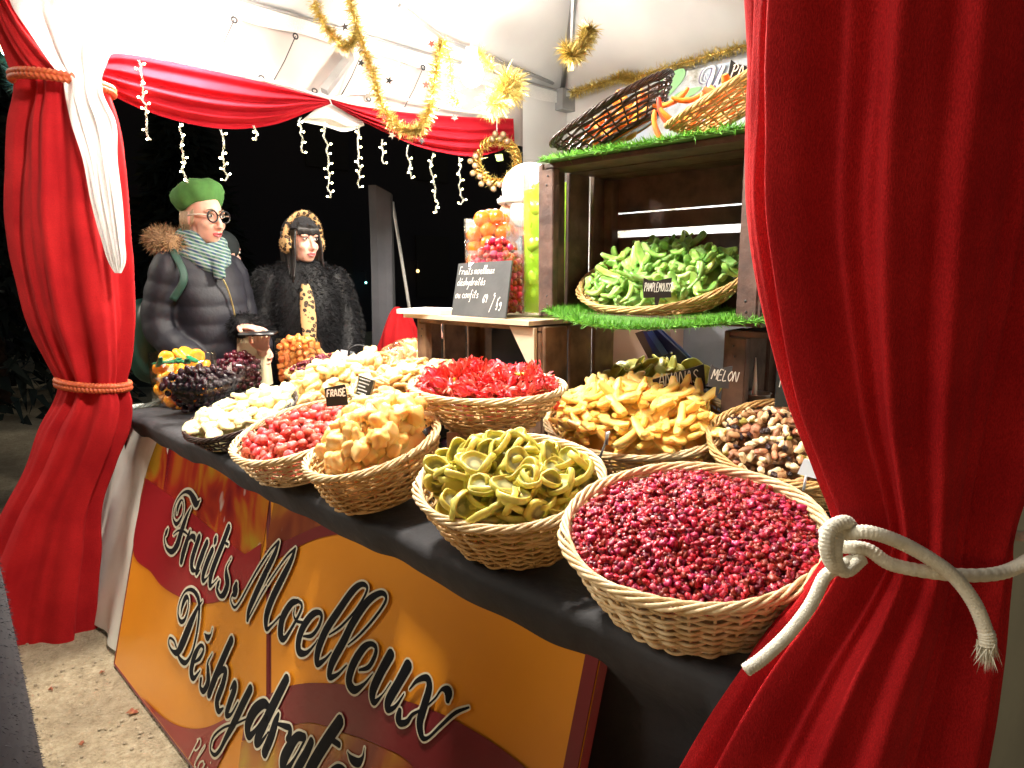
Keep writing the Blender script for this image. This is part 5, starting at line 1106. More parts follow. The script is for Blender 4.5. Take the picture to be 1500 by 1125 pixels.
def build_jars():
    F = FR; zb = 1.2195
    def ball(r, m, amp=.06): return [(blob(r, r, r * .95, amp, 1.3, 16, 11, s), m) for s in range(3)]
    c = atZ(700, 461, zb); c = np.array([-1.84, 1.745, zb])
    r, M = jar_square('tall square glass jar of orange candied clementines', c, .165, .335, R(22)); 
    fill_jar(M, .16, .04, .315, .058, ball(.0285, F['clem'], .1), 'clementine', 'shiny orange candied clementine in the tall square jar', 'clementine', 'candied clementines in the tall square jar', heap=.035)
    c = np.array([-1.672, 1.605, zb]); r, M = jar_square('lower glass jar heaped with red candied cherries behind the slate', c, .15, .215, R(8))
    fill_jar(M, .145, .02, .20, .026, ball(.0132, F['cher']), 'candied_cherry', 'shiny red candied cherry in the jar behind the slate', 'cherry', 'red candied cherries behind the slate', heap=.055)
    c = np.array([-1.505, 1.69, zb]); r, M = jar_round('tall round glass jar of green candied limes left of the upper crate', c, .195, .47)
    fill_jar(M, .19, .055, .40, .064, [(blob(.042, .035, .034, .14, 1.3, 18, 12, s), F['lime']) for s in range(3)], 'candied_lime', 'pale green candied lime in the tall round jar', 'candied lime', 'green candied limes in the tall jar', sq=False, heap=.03)
    m, t, p = nm('green_syrup'); t.nodes.remove(p); tr = t.nodes.new('ShaderNodeBsdfTransparent'); tr.inputs[0].default_value = (.80, .95, .45, 1); tl = t.nodes.new('ShaderNodeBsdfTranslucent'); tl.inputs[0].default_value = (.62, .80, .16, 1); df = t.nodes.new('ShaderNodeBsdfDiffuse'); df.inputs[0].default_value = (.50, .66, .10, 1)
    a1 = t.nodes.new('ShaderNodeAddShader'); t.links.new(tl.outputs[0], a1.inputs[0]); t.links.new(df.outputs[0], a1.inputs[1]); m1 = t.nodes.new('ShaderNodeMixShader'); m1.inputs[0].default_value = .38; t.links.new(tr.outputs[0], m1.inputs[1]); t.links.new(a1.outputs[0], m1.inputs[2]); t.links.new(m1.outputs[0], t.nodes['Material Output'].inputs[0])
    mb = MB(); mb.lathe([(.001, .016), (.091, .016), (.0925, .40), (.001, .402)], n=48); part('syrup', mb, m, r, local=True)
    # table end
    c = np.array([-2.62, .98, TZ + .006]); c[:2] = atZ(258, 600, TZ)[:2] + np.array([-.06, .06])
    r, M = jar_square('square glass jar of orange slices and green angelica at the table corner', c, .185, .215, R(14))
    fill_jar(M, .18, .02, .19, .052, [(discm(.032, .010, s + 12, 0), F['osl']) for s in range(4)], 'orange_slice', 'glossy candied orange slice in the corner jar', 'orange slice', 'candied orange slices in the corner jar', heap=.015)
    me = strip(.10, .010, .005, .3, .2, 5, .2).mesh('angelica_stick', F['ang'])
    for i in range(7):
        px, py = 236 + i * 7.5 + RNG.normal(0, 2), 526 + RNG.normal(0, 2.2)
        solo('angelica_stick', me, None, 'dark green angelica stick lying on the orange slices', 'angelica', 'green angelica sticks', mat=Matrix.Translation(Vector(atZ(px, py + 4, TZ + .222) * [1, 1, 1])) @ Euler((RNG.normal(0, .15), RNG.normal(0, .2), RNG.uniform(-.6, 1.4))).to_matrix().to_4x4())
    c = np.array([*atZ(290, 612, TZ)[:2], TZ + .006]) + np.array([-.05, .04, 0]); r, M = jar_square('tapered glass bowl of shiny black prunes at the table front', c, .24, .145, R(30), .40)
    fill_jar(M, .235, .02, .135, .028, [(blob(.017, .013, .011, .2, 2, 12, 8, s), F['prune']) for s in range(4)], 'prune', 'shiny wrinkled black prune in the tapered bowl', 'prune', 'black prunes in the tapered bowl', taper=.42, heap=.04)
    c = np.array([*atD(357, 545, 3.05)[:2], TZ + .006]); c = np.array([*atZ(352, 572, TZ)[:2], TZ + .006]); r, M = jar_square('small square glass bowl of dark cherries behind the prunes', c, .17, .14, R(10), .85)
    fill_jar(M, .165, .02, .13, .032, ball(.0165, F['dcher']), 'dark_cherry', 'shiny dark cherry in the small square bowl', 'cherry', 'dark cherries in the small square bowl', taper=.86, heap=.04)
    c = np.array([*atZ(440, 560, TZ)[:2], TZ + .006]); r, M = jar_square('square glass jar of orange candied cubes before the black fur customer', c, .165, .215, R(20), 1)
    fill_jar(M, .16, .02, .20, .036, [(chunkm(.017, s + 50), F['cube']) for s in range(4)], 'candied_cube', 'translucent orange candied cube in the square jar', 'candied cube', 'orange candied cubes in the square jar', heap=.03)
    # apricots in a film-covered tray inside the lower crate
    mb = MB(); c = np.array([-1.62, 1.70, TZ + .012]); mb.lathe([(0, 0), (.13, 0), (.16, .09), (.165, .092), (.155, .088), (.125, .006), (0, .006)], c, n=40)
    solo('clear_bowl', mb, GLASS, 'clear plastic bowl of dried apricots inside the lower crate', 'bowl')
    pile(None, 'dried_apricot', 'brown orange dried apricot in the clear bowl in the lower crate', 'apricot', 'dried apricots in the clear bowl', [(discm(.021, .008, s + 80), F['apr']) for s in range(4)], 46, .055, .5, edge=.92, below=.9, sink=0, zj=.012, M=Matrix.Translation(Vector(c) + Vector((0, 0, .088))), ab=(.155, .155))
    # paper bag beside the orange jar
    KR = pbr('cream_paper_bag', (.72, .64, .42), (.66, .57, .36), scale=8, rough=.75, bump=.2, bscale=14)
    P = atZ(374, 565, TZ); mb = MB(); V = []
    for z in np.linspace(0, .235, 14):
        s = .062 - .01 * (z / .235); ring = []
        for q in range(32):
            a = 2 * PI * q / 32; cc, ss = math.cos(a), math.sin(a)
            ring.append((P[0] + _rt[0] * s * 1.25 * np.sign(cc) * abs(cc) ** .3 + _fh[0] * s * .7 * np.sign(ss) * abs(ss) ** .3, P[1] + _rt[1] * s * 1.25 * np.sign(cc) * abs(cc) ** .3 + _fh[1] * s * .7 * np.sign(ss) * abs(ss) ** .3, TZ + .006 + z + .004 * math.sin(q * 2) * z * 3))
        V.append(ring)
    mb.grid(V, closev=True); mb.add(V[0], [tuple(range(32))[::-1]]); solo('paper_bag', mb, KR, 'cream paper bag standing between dark cherries and orange cubes', 'paper bag')
    # newspaper at the table corner
    m, t, p = nm('newsprint'); wv = t.nodes.new('ShaderNodeTexNoise'); wv.inputs['Scale'].default_value = 1; wv.inputs['Detail'].default_value = 4; t.links.new(coords(t, (300, 60, 1)), wv.inputs[0])
    t.links.new(ramp(t, wv.outputs['Fac'], [(.45, (.62, .64, .58)), (.6, (.12, .18, .20))]), p.inputs['Base Color'])
    mb = MB(); o = atZ(150, 604, TZ + .012); e = atZ(224, 592, TZ + .012); V = []
    for s in np.linspace(-.02, 1.25, 26): V.append([o + (e - o) * s + np.array([-.02, .03, 0]) * 0 + np.array([.02, -.05, 0]) * w + np.array([0, 0, .010 * math.sin(s * 6 + w) + (-.018 if s < .12 else 0)]) for w in np.linspace(-1, 1, 8)])
    mb.grid(V); solo('newspaper', mb, m, 'folded strip of newspaper at the table corner under the jars', 'newspaper')
    # scoop jug and tools behind the melon basket
    STEEL = pbr('brushed_steel', (.55, .57, .62), rough=.3, metal=.7)
    c = atY(1104, 600, 1.60); r = thing('metal_scoop', 'small grey metal pot with an upright spike behind the nut basket', 'pot', tuple(c))
    mb = MB(); mb.lathe([(0, -.03), (.036, -.03), (.037, .04), (.041, .043), (.036, .04), (.033, -.02), (0, -.02)], c); part('pot', mb, STEEL, r)
    mb = MB(); mb.tube([c + np.array([0, .0, .02]), c + np.array([0, 0, .06]), c + np.array([-.002, 0, .13])], [.008, .006, .001], 8); part('spike', mb, CHALK, r)
    BLUE = pbr('navy_plastic', (.008, .012, .10), rough=.3); BRN = pbr('brown_plastic', (.05, .025, .02), rough=.4); RIV = pbr('rivet_steel', (.6, .65, .7), rough=.25, metal=.8); BL2 = pbr('blue_label', (.03, .06, .28), rough=.4)
    r = thing('knife_block', 'slanted navy blue tool case with rivets hanging behind the melon basket', 'tool case', tuple(atY(975, 505, 1.95)))
    def qd(pts, Y, th, mt, nme):
        mb = MB(); mb.poly([atY(x, y, Y) for x, y in pts], th, (0, 1, 0)); part(nme, mb, mt, r, smooth=False)
    qd([(942, 486), (962, 483), (1030, 545), (970, 547)], 1.95, .03, BLUE, 'case'); qd([(930, 488), (942, 484), (968, 540), (962, 548)], 1.955, .03, BRN, 'brown_side')
    qd([(947, 487), (955, 484), (978, 518), (970, 521)], 1.945, .004, BL2, 'label'); qd([(968, 484), (971, 484), (1034, 545), (1029, 546)], 1.945, .004, BL2, 'edge')
    for px, py in ((961, 525), (977, 524), (984, 517)):
        mb = MB(); mb.ell(atY(px, py, 1.943), .005, nu=10, nv=7); part('rivet', mb, RIV, r)
    mb = MB(); mb.box((-.95, 2.25, 1.05), (1.3, .03, .62)); solo('fabric_screen', mb, pbr('blue_grey_fabric', (.24, .25, .29), (.18, .19, .22), scale=5, rough=.85, bump=.3, bscale=10), 'blue grey fabric screen hanging behind the crates', 'screen', smooth=False)
    mb = MB(); mb.box((-1.42, 2.12, 1.03), (.24, .10, .40), Euler((0, .0, .1)).to_matrix()); solo('cardboard_box', mb, pbr('pinkish_card', (.55, .38, .33), (.48, .32, .28), scale=4, rough=.7), 'pinkish brown card box behind the crates', 'box', smooth=False)
    # tray with a small brown card under the hibiscus basket
    mb = MB(); P = atZ(662, 668, TZ); mb.lathe([(0, .003), (.10, .003), (.115, .026), (.118, .028), (.108, .024), (.098, .010), (0, .010)], P + np.array([.03, .09, .006]), n=36); 
    for i in range(26): mb.ell(P + np.array([.03 + RNG.uniform(-.07, .07), .09 + RNG.uniform(-.07, .07), .022 + RNG.uniform(0, .012)]), (.014, .010, .008), nu=8, nv=6)
    solo('dark_tray', mb, F['prune'], 'dark tray of dried fruit half hidden under the hibiscus basket', 'tray')
    mb = MB(); mb.box(atD(663, 644, 1.60), (.027, .006, .034), Euler((0, 0, YAW)).to_matrix()); solo('card_tag', mb, pbr('brown_card', (.40, .19, .11), rough=.8), 'small blank brown card standing under the hibiscus basket', 'card', smooth=False)
    # spoon and lids behind the far baskets
    r = thing('serving_spoon', 'black plastic serving scoop sticking up behind the far baskets', 'scoop', tuple(atD(525, 516, 3.1)))
    mb = MB(); a = np.linspace(-.3, PI + .3, 20); mb.tube([atD(526 + 15 * math.cos(k), 517 - 11 * math.sin(k), 3.1) for k in a], .006, 8); part('handle', mb, BLACKP, r)
    mb = MB(); mb.box(atD(508, 521, 3.12), (.06, .012, .045), Euler((0, .2, YAW)).to_matrix()); part('blade', mb, pbr('grey_plastic', (.2, .21, .24), rough=.3), r)
    mb = MB(); mb.box(atD(345, 610, 2.35), (.001, .001, .001)); 

# ------------------------------------------------------------------ price signs
def plate(name, label, cat, corners, lines, mt=None, tmt=None, th=.004, frame=None, stake=None, shape=None, sub='lettering'):
    """corners: four photo points (top left, top right, bottom right, bottom left) at a plane given as 3d points"""
    A, B, Cc, Dd = [np.array(c) for c in corners]; ux = B - A; uy = A - Dd; Lx, Ly = np.linalg.norm(ux), np.linalg.norm(uy); ux = ux / Lx; n = np.cross(ux, uy / Ly); n /= np.linalg.norm(n); uyn = np.cross(n, ux)
    if n @ (EYE - A) < 0: n = -n
    r = thing(name, label, cat, tuple(Dd))
    mb = MB()
    o = [Dd, Cc, B, A] if shape is None else [Dd + ux * Lx * a + uyn * Ly * b for a, b in shape]
    mb.poly(o, th, -n); part('plate', mb, mt or SLATE, r, smooth=False)
    if frame:
        mb = MB(); q = [Dd, Cc, B, A, Dd]
        for a, b in zip(q[:-1], q[1:]): mb.tube([a, b], .0022, 4)
        part('frame', mb, frame, r, smooth=False)
    mb = MB()
    for text, fx, fy, h, rad, *sx in lines: write(mb, text, Dd + ux * Lx * fx + uyn * Ly * fy, ux * (sx[0] if sx else 1), uyn, h * Ly, rad, n=n, lift=.0012)
    if lines: part(sub, mb, tmt or CHALK, r, smooth=False)
    if stake:
        mb = MB(); mb.tube([Dd + ux * Lx * .5 - n * th * .5 + uyn * .004, Dd + ux * Lx * .5 - n * th - uyn * stake], .0026, 6); part('stake', mb, mt or BLACKP, r)
    return r
def build_price_signs():
    Y = 1.49; q = [atY(x, y, Y) for x, y in ((660, 386), (738, 381), (740, 464), (661, 465))]
    w = np.linalg.norm(q[1] - q[0]); q = [np.array(p) for p in q]
    for k in (0, 1): q[k] = q[k] + np.array([0, .035, 0])
    q[3][2] = q[2][2] = 1.2215
    plate('slate_sign', 'large slate with chalk handwriting and price leaning on the fruit jars', 'slate sign', q, [('Fruits moelleux', .06, .78, .075, .0012), ('déshydratés', .05, .57, .075, .0012), ('ou confits', .04, .33, .075, .0012), ('69', .58, .24, .075, .0013), ('c', .78, .36, .05, .0011), ('/', .73, .13, .11, .0012), ('Kg', .84, .17, .075, .0012)], th=.006)
    wavy = [(.45, -.0), (.42, .28), (.04, .26), (.0, .62), (.02, 1.0), (.2, .90), (.5, .88), (.8, .96), (1.0, 1.0), (.97, .6), (1.0, .28), (.6, .26), (.55, 0)]
    def small(name, label, px, py, wpx, hpx, Y, text, hh=.3, dx=.08, fy=.5, rad=.0011, rot=0.0, sx=1, mt=None, shape=wavy, slant=0):
        A = atY(px, py, Y); s = (A - EYE) @ _fw / FOC; ux = _rt * math.cos(rot) + _u0 * math.sin(rot); uy = _u0 * math.cos(rot) - _rt * math.sin(rot) - _fh * slant
        w, h = wpx * s, hpx * s
        Dd = A; Cc = A + ux * w; Bb = Cc + uy * h; Aa = A + uy * h
        return plate(name, label, 'price sign', (Aa, Bb, Cc, Dd), [(text, dx, fy, hh, rad, sx)] if text else [], mt=mt or BLACKP, shape=shape)
    small('price_sign', 'small black sign reading PAMPLEMOUSSE on the pomelo basket', 941, 447, 42, 40, 1.475, 'PAMPLEMOUSSE', .15, .04, .50, .0008, sx=.56)
    small('price_sign', 'small grey black sign reading MELON at the back of the melon basket', 1034, 578, 32, 46, 1.42, 'MELON', .16, .1, .52, .0012, rot=-.12, mt=pbr('grey_slate_tag', (.06, .06, .07), rough=.5))
    small('price_sign', 'black sign reading ANANAS half behind the MELON sign', 958, 578, 76, 36, 1.50, 'ANANAS', .26, .10, .30, .0013, shape=[(0, 0), (1, 0), (1, 1), (0, .62)], rot=.12)
    small('price_sign', 'black sign reading PAPAYE above the top light basket', 1062, 142, 52, 52, 1.70, 'PAPAYE', .18, .06, .52, .0015, rot=-.1)
    small('price_sign', 'square black sign reading FRAISE above the strawberries', 479, 596, 31, 29, .87, 'FRAISE', .175, .06, .5, .0016, shape=[(0, 0), (1, 0), (1, 1), (.94, 1.06), (.04, .96), (0, .92)], rot=.10)
    small('price_sign', 'black sign half hidden behind the near red curtain by the nuts', 1135, 596, 40, 70, 1.50, 'MN', .10, .1, .42, .0012, shape=[(0, 0), (1, 0), (1, 1), (0, .95)])
    # framed list with scribbled lines
    A = [atY(x, y, 1.10) for x, y in ((526, 549), (549, 557), (541, 585), (521, 578))]
    r = plate('list_sign', 'small black list with a pale frame and five chalk lines by the ginger slices', 'list sign', A, [], mt=BLACKP, frame=pbr('pale_frame', (.7, .66, .40), rough=.5))
    mb = MB(); a, b, c, d = [np.array(k) for k in A]; n = np.cross(b - a, a - d); n /= np.linalg.norm(n); n = n if n @ (EYE - a) > 0 else -n
    for i in range(5):
        f = .86 - i * .175; P = []
        for s in np.linspace(.1, .1 + (.78, .72, .5, .66, .6)[i], 26): P.append(d + (a - d) * (f + .035 * math.sin(s * 75 + i * 2)) + (c - d) * s + n * .0014)
        mb.tube(P, .0010, 5)
    part('chalk_lines', mb, CHALK, r, smooth=False)
    # yellow ticket in the hibiscus
    YEL = pbr('yellow_ticket', (.85, .78, .08), rough=.6); GRN = pbr('green_ink', (.25, .4, .05), rough=.7)
    A = [atY(x, y, 1.03) for x, y in ((640, 560), (666, 553), (664, 577), (632, 578))]
    plate('paper_ticket', 'small yellow paper ticket stuck in the hibiscus basket', 'ticket', A, [], mt=YEL, tmt=GRN)
    mb = MB(); a, b, c, d = A; P = spline([atY(738, 551, 1.15), atY(752, 549, 1.15), atY(766, 548, 1.15), (atY(778, 550, 1.15))], 4); mb.tube(P, .0045, 6); solo('green_spoon', mb, pbr('lime_plastic', (.45, .62, .03), rough=.4), 'lime green plastic spoon handle lying on the hibiscus flowers', 'spoon')
    # metal ticket clip on the nut basket and glass stick on the melon basket
    A = [atY(x, y, 1.33) for x, y in ((1178, 672), (1203, 680), (1198, 702), (1168, 694))]
    plate('ticket_holder', 'blank bluish white ticket on a stick at the front of the nut basket', 'ticket', A, [], mt=pbr('blank_ticket', (.62, .68, .74), rough=.4), stake=.03)
    mb = MB(); mb.tube([atY(876, 678, 1.255), atY(893, 632, 1.27)], .0028, 6); mb.box((atY(889, 642, 1.262)), (.008, .002, .03)); solo('ticket_stick', mb, STEELP(), 'thin grey metal ticket stick at the front of the melon basket', 'ticket stick')
    mb = MB(); mb.poly([atY(612, 642, .93), atY(622, 628, .955), (atY(634, 622, .98)), atY(628, 634, .955), atY(618, 646, .935)], .003, (0, 1, 0)); solo('black_tag', mb, BLACKP, 'narrow black tag clipped on the rim of the peach lump basket', 'tag', smooth=False)
_st = []
def STEELP():
    if not _st: _st.append(pbr('stick_steel', (.4, .4, .42), rough=.35, metal=.6))
    return _st[0]

# ------------------------------------------------------------------ tinsel, stars, wreath, fairy lights
def tinsel(label, pts, rad, dens, group='gold tinsel garlands on the tent', clump=False, stars=()):
    P = spline(pts, 24); r = thing('tinsel_garland', label, 'garland', tuple(P[0]), group=group)
    L = np.linalg.norm(np.diff(P, axis=0), axis=1).sum(); n = int(L * dens)
    i = RNG.integers(0, len(P) - 1, n); f = RNG.uniform(0, 1, n)[:, None]; Q = P[i] * (1 - f) + P[i + 1] * f
    T = P[i + 1] - P[i]; T /= np.linalg.norm(T, axis=1)[:, None]
    N = RNG.normal(0, 1, (n, 3)); N -= T * (N * T).sum(1)[:, None] * .7; N /= np.linalg.norm(N, axis=1)[:, None]
    mb = MB(); tufts(mb, Q, N, rad * 1.2, .0015 if rad > .05 else .0021, droop=.15, jit=.35); part('tinsel', mb, GOLD, r, smooth=False)
    mb = MB(); mb.tube(P, .0035, 5); part('wire', mb, GOLDD, r)
    for px, py, d, mt in stars:
        mb = MB(); c = atD(px, py, d); a0 = RNG.uniform(0, 6); s = .017
        mb.poly([c + _rt * (s if k % 2 else s * .42) * math.cos(a0 + k * PI / 5) + _u0 * (s if k % 2 else s * .42) * math.sin(a0 + k * PI / 5) for k in range(10)], .003, _fh); part('star', mb, mt, r, smooth=False)
    return r
def build_decor():
    d = 2.95; SB = pbr('black_star', (.02, .02, .02), rough=.2); SR = pbr('red_star', (.7, .05, .02), rough=.3); SS = pbr('silver_star', (.75, .75, .75), rough=.15, metal=.9)
    tinsel('gold tinsel garland looping down in front of the red swag', [atD(518, -60, d), atD(514, 0, d), atD(522, 35, d), atD(533, 70, d), atD(545, 105, d), atD(556, 145, d), atD(570, 172, d), atD(592, 190, d), atD(612, 190, d), atD(626, 168, d), atD(634, 135, d), atD(640, 100, d), atD(645, 75, d), atD(650, 58, d)], .036, 3000,
           stars=((529, 92, 2.9, SB), (570, 118, 2.9, SB), (562, 172, 2.9, SR), (624, 124, 2.9, SR), (632, 64, 2.9, SR), (505, 39, 2.9, SB), (583, 94, 2.9, SS), (540, 140, 2.9, SS), (666, 172, 2.9, SR), (618, 206, 2.9, SB), (574, 198, 2.9, SS)))
    tinsel('gold tinsel strand hanging from the roof at the top left of the loop', [atD(448, -50, d), atD(459, 0, d), atD(471, 28, d), atD(488, 52, d), atD(504, 68, d), atD(516, 62, d), atD(524, 45, d)], .034, 3000)
    tinsel('gold tinsel strand beside the glaring middle lamp', [atD(652, 62, 3.1), atD(660, 100, 3.1), atD(664, 140, 3.1), atD(672, 152, 3.1)], .034, 2600)
    tinsel('short gold tinsel strand above the tinsel pompom', [atD(700, 72, 3.2), (atD(712, 88, 3.2)), atD(722, 100, 3.2)], .036, 2600)
    tinsel('round gold tinsel pompom right of the glaring middle lamp', [atD(738, 112, 3.2), atD(752, 120, 3.2), atD(745, 138, 3.2), atD(738, 128, 3.2), atD(728, 150, 3.2), atD(715, 152, 3.2)], .066, 11000)
    tinsel('gold tinsel bundle wrapped round the roof strut near the top', [atD(828, 66, 3.0), atD(838, 82, 2.97), atD(850, 72, 3.0), atD(860, 50, 3.02), (atD(866, 42, 3.02))], .048, 7000)
    Y = TY1 - .06
    tinsel('gold tinsel garland strung along the top of the printed banner', [atY(x, y, Y) for x, y in ((836, 136), (870, 126), (905, 114), (918, 112), (930, 114), (980, 98), (1040, 81), (1100, 65), (1160, 48))], .038, 2600)
    # wreath
    r = thing('ornament_wreath', 'gold bauble wreath hanging below the right end of the red swag', 'wreath', tuple(atX(728, 238, -2.80)))
    c = atX(728, 236, -2.80); mb = MB(); Rr = .115; th = np.linspace(0, 2 * PI, 80, endpoint=False); e1 = _rt; e2 = _u0
    for k in range(4): mb.tube([c + e1 * (Rr + .018 * math.cos(7 * a + k * 1.6)) * math.cos(a) + e2 * (Rr + .018 * math.cos(7 * a + k * 1.6)) * math.sin(a) - _fh * .02 * math.sin(7 * a + k * 1.6) for a in th], .005, 6, closed=True)
    part('wire_ring', mb, GOLDD, r)
    i = RNG.uniform(0, 2 * PI, 900); P = np.array([c + e1 * Rr * math.cos(a) + e2 * Rr * math.sin(a) for a in i]); P = c + (P - c) * RNG.uniform(.75, 1.15, (900, 1)); N = RNG.normal(0, 1, (900, 3)); N /= np.linalg.norm(N, axis=1)[:, None]; mb = MB(); tufts(mb, P, N, .035, .002, droop=0, jit=.2); part('tinsel', mb, GOLD, r, smooth=False)
    PEARL = pbr('pearl_bauble', (.34, .22, .13), rough=.22, metal=.5, vary=.25)
    mb = MB(); mb.ell((0, 0, 0), .017, nu=16, nv=10); me = mb.mesh('bauble', PEARL)
    for k in range(15):
        a = R(165 + k * 14 if k < 10 else 320 + k * 10) + RNG.normal(0, .05); rr = Rr + .03 * (1 if k % 2 else .2); o = part('bauble', me, None, r, local=True); o.location = e1 * rr * math.cos(a) + e2 * rr * math.sin(a) - _fh * .025
    mb = MB(); mb.poly([c + e1 * x + e2 * z - _fh * .02 for x, z in ((-.01, .03), (.03, .035), (.035, .0), (0, -.005))], .004, _fh); part('green_bow', mb, pbr('lime_ribbon', (.4, .6, .05), rough=.4), r, smooth=False)
    mb = MB(); mb.tube([c + e2 * Rr, c + e2 * .24], .002, 5); part('hanger', mb, WHITE, r)
    # icicle lights
    WIRE = pbr('white_wire', (.45, .45, .38), rough=.5, em=.05, emc=(1, .95, .7)); LED = pbr('warm_led', (1, .95, .7), em=22, emc=(1, .86, .42)); LEDC = pbr('led_sleeve', (.40, .39, .30), rough=.3)
    b = MB(); b.tube([(0, 0, 0), (0, 0, .012), (0, 0, .021)], [.0036, .0042, .003], 8); b.ell((0, 0, .024), (.0058, .0058, .007), nu=8, nv=6, m=1); bme = b.mesh('bulb', [LEDC, LED])
    S_ = [(204, 88, 14, 205), (263, 180, 272, 268), (325, 190, 330, 265), (372, 184, 376, 206), (440, 172, 444, 224), (476, 178, 484, 290), (524, 182, 526, 275), (562, 204, 562, 240), (596, 212, 603, 262), (632, 224, 640, 312), (672, 230, 676, 300)]
    labs = ['fairy light strand hanging over the red swag nearest the white drape', 'fairy light strand hanging just left of the green beret', 'fairy light strand ending right above the green beret', 'very short fairy light strand right of the green beret', 'fairy light strand above the black fur customer', 'long fairy light strand under the meeting point of the swags', 'fairy light strand second right of the swag meeting point', 'very short fairy light strand below the tinsel loop', 'fairy light strand under the bottom of the tinsel loop', 'longest fairy light strand above the tall orange jar', 'fairy light strand next to the bauble wreath']
    for k, (x0, y0, x1, y1) in enumerate(S_):
        if k == 0: x1 = 219
        X = TX0 + .10; P = []; n = max(4, int((y1 - y0) / 7))
        for i in range(n + 1): s = i / n; P.append(atX(x0 + (x1 - x0) * s + RNG.normal(0, 1.6), y0 + (y1 - y0) * s, X + RNG.normal(0, .006)))
        r = thing('fairy_light_strand', labs[k], 'fairy lights', tuple(P[0]), group='icicle light strands on the left rail')
        Q = spline(P, 8); ph = np.arange(len(Q)); mb = MB()
        for sgn in (0, PI): mb.tube(Q + np.outer(np.cos(ph * .55 + sgn), _rt) * .0035 + np.outer(np.sin(ph * .55 + sgn), _fh) * .0020, .0008, 5)
        part('wire', mb, WIRE, r)
        for i in range(1, n + 1, 1):
            if i != n and RNG.uniform() < (.5 if i % 2 == 0 else .2): continue
            o = part('bulb', bme, None, r, local=True); o.location = P[i] - BASE[r.name].translation
            sd = (1 if i % 2 else -1) * RNG.uniform(.7, 1.5); o.rotation_euler = Matrix.Rotation(YAW, 3, 'Z').to_euler() if False else (Matrix.Rotation(YAW, 3, 'Z') @ Matrix.Rotation(sd, 3, 'Y') @ Matrix.Rotation(RNG.normal(0, .4), 3, 'X')).to_euler(); o.scale = (.62,) * 3
# ------------------------------------------------------------------ people (built facing +X, feet on z = 0)
def limb(mb, pts, rad, n=12):
    pts = np.array(pts, float); P = spline(pts, 6); i = np.linspace(0, len(pts) - 1, len(P)); r = np.interp(i, np.arange(len(pts)), rad)
    mb.tube(P, r, n); mb.ell(P[0], r[0] * .98, nu=12, nv=8); mb.ell(P[-1], r[-1] * .98, nu=12, nv=8)
def hand(mb, wrist, d, pn, curl=.5, s=1.0, thumb=1, spread=1.0):
    d = np.array(d, float); d /= np.linalg.norm(d); pn = np.array(pn, float); pn -= d * (pn @ d); pn /= np.linalg.norm(pn); sd = np.cross(d, pn) * thumb; w = np.array(wrist, float)
    Rm = Matrix(((d[0], sd[0], pn[0]), (d[1], sd[1], pn[1]), (d[2], sd[2], pn[2])))
    mb.ell(w + d * .048 * s, (.052 * s, .041 * s, .016 * s), rot=Rm, nu=14, nv=10)
    mb.tube([w - d * .03, w, w + d * .03 * s], [.026 * s, .025 * s, .026 * s], 10)
    for k, (o, L) in enumerate(((.031, .068), (.0105, .078), (-.0105, .072), (-.031, .056))):
        p = w + (d * .088 + sd * o) * s; P = [w + (d * .06 + sd * o * .9) * s, p]; a = 0; dd = d + sd * o * 1.5 * spread
        for j, f in enumerate((.45, .32, .23)):
            a += curl * (1.0, 1.15, .8)[j] * (1 + .08 * (k - 1.5)); dv = dd * math.cos(a) + pn * math.sin(a); p = p + dv / np.linalg.norm(dv) * L * f * s; P.append(p)
        mb.tube(spline(P, 3), np.linspace(.0092, .0068, 3 * (len(P) - 1) + 1) * s, 8); mb.ell(P[-1], .0068 * s, nu=8, nv=6)
    P = [w + (d * .02 + sd * .026) * s, w + (d * .045 + sd * .050 + pn * .008) * s, w + (d * .075 + sd * .060 + pn * .02) * s, w + (d * .098 + sd * .055 + pn * .03) * s]
    mb.tube(spline(P, 3), np.linspace(.0125, .0075, 10) * s, 8); mb.ell(P[-1], .0075 * s, nu=8, nv=6)
def head(mb, c, turn, nod=0.0):
    """head centred at c (between the ears), looking along +X turned by 'turn'"""
    Rm = (Matrix.Rotation(turn, 3, 'Z') @ Matrix.Rotation(nod, 3, 'Y')); A = np.array(Rm)
    def g(p): return A @ np.array(p, float) + np.array(c)
    mb.ell(g((-.012, 0, .035)), (.093, .074, .090), rot=Rm, nu=22, nv=16)
    mb.ell(g((.030, 0, -.035)), (.058, .056, .078), rot=Rm, nu=20, nv=14)
    mb.ell(g((.048, 0, -.088)), (.030, .032, .024), rot=Rm); mb.ell(g((.020, 0, -.070)), (.05, .052, .04), rot=Rm)
    for s in (-1, 1):
        mb.ell(g((.055, s * .034, -.028)), (.030, .024, .026), rot=Rm); mb.ell(g((-.008, s * .073, -.005)), (.018, .008, .030), rot=Rm)
        mb.ell(g((.071, s * .030, .030)), (.018, .024, .010), rot=Rm); mb.ell(g((.092, s * .010, -.040)), (.010, .008, .008), rot=Rm)
    mb.tube([g((.076, 0, .030)), g((.090, 0, .005)), g((.104, 0, -.020)), g((.108, 0, -.036)), g((.088, 0, -.046))], [.009, .010, .011, .013, .010], 10)
    mb.ell(g((.079, 0, -.066)), (.014, .022, .007), rot=Rm); mb.ell(g((.077, 0, -.078)), (.013, .019, .008), rot=Rm)
    return g, Rm
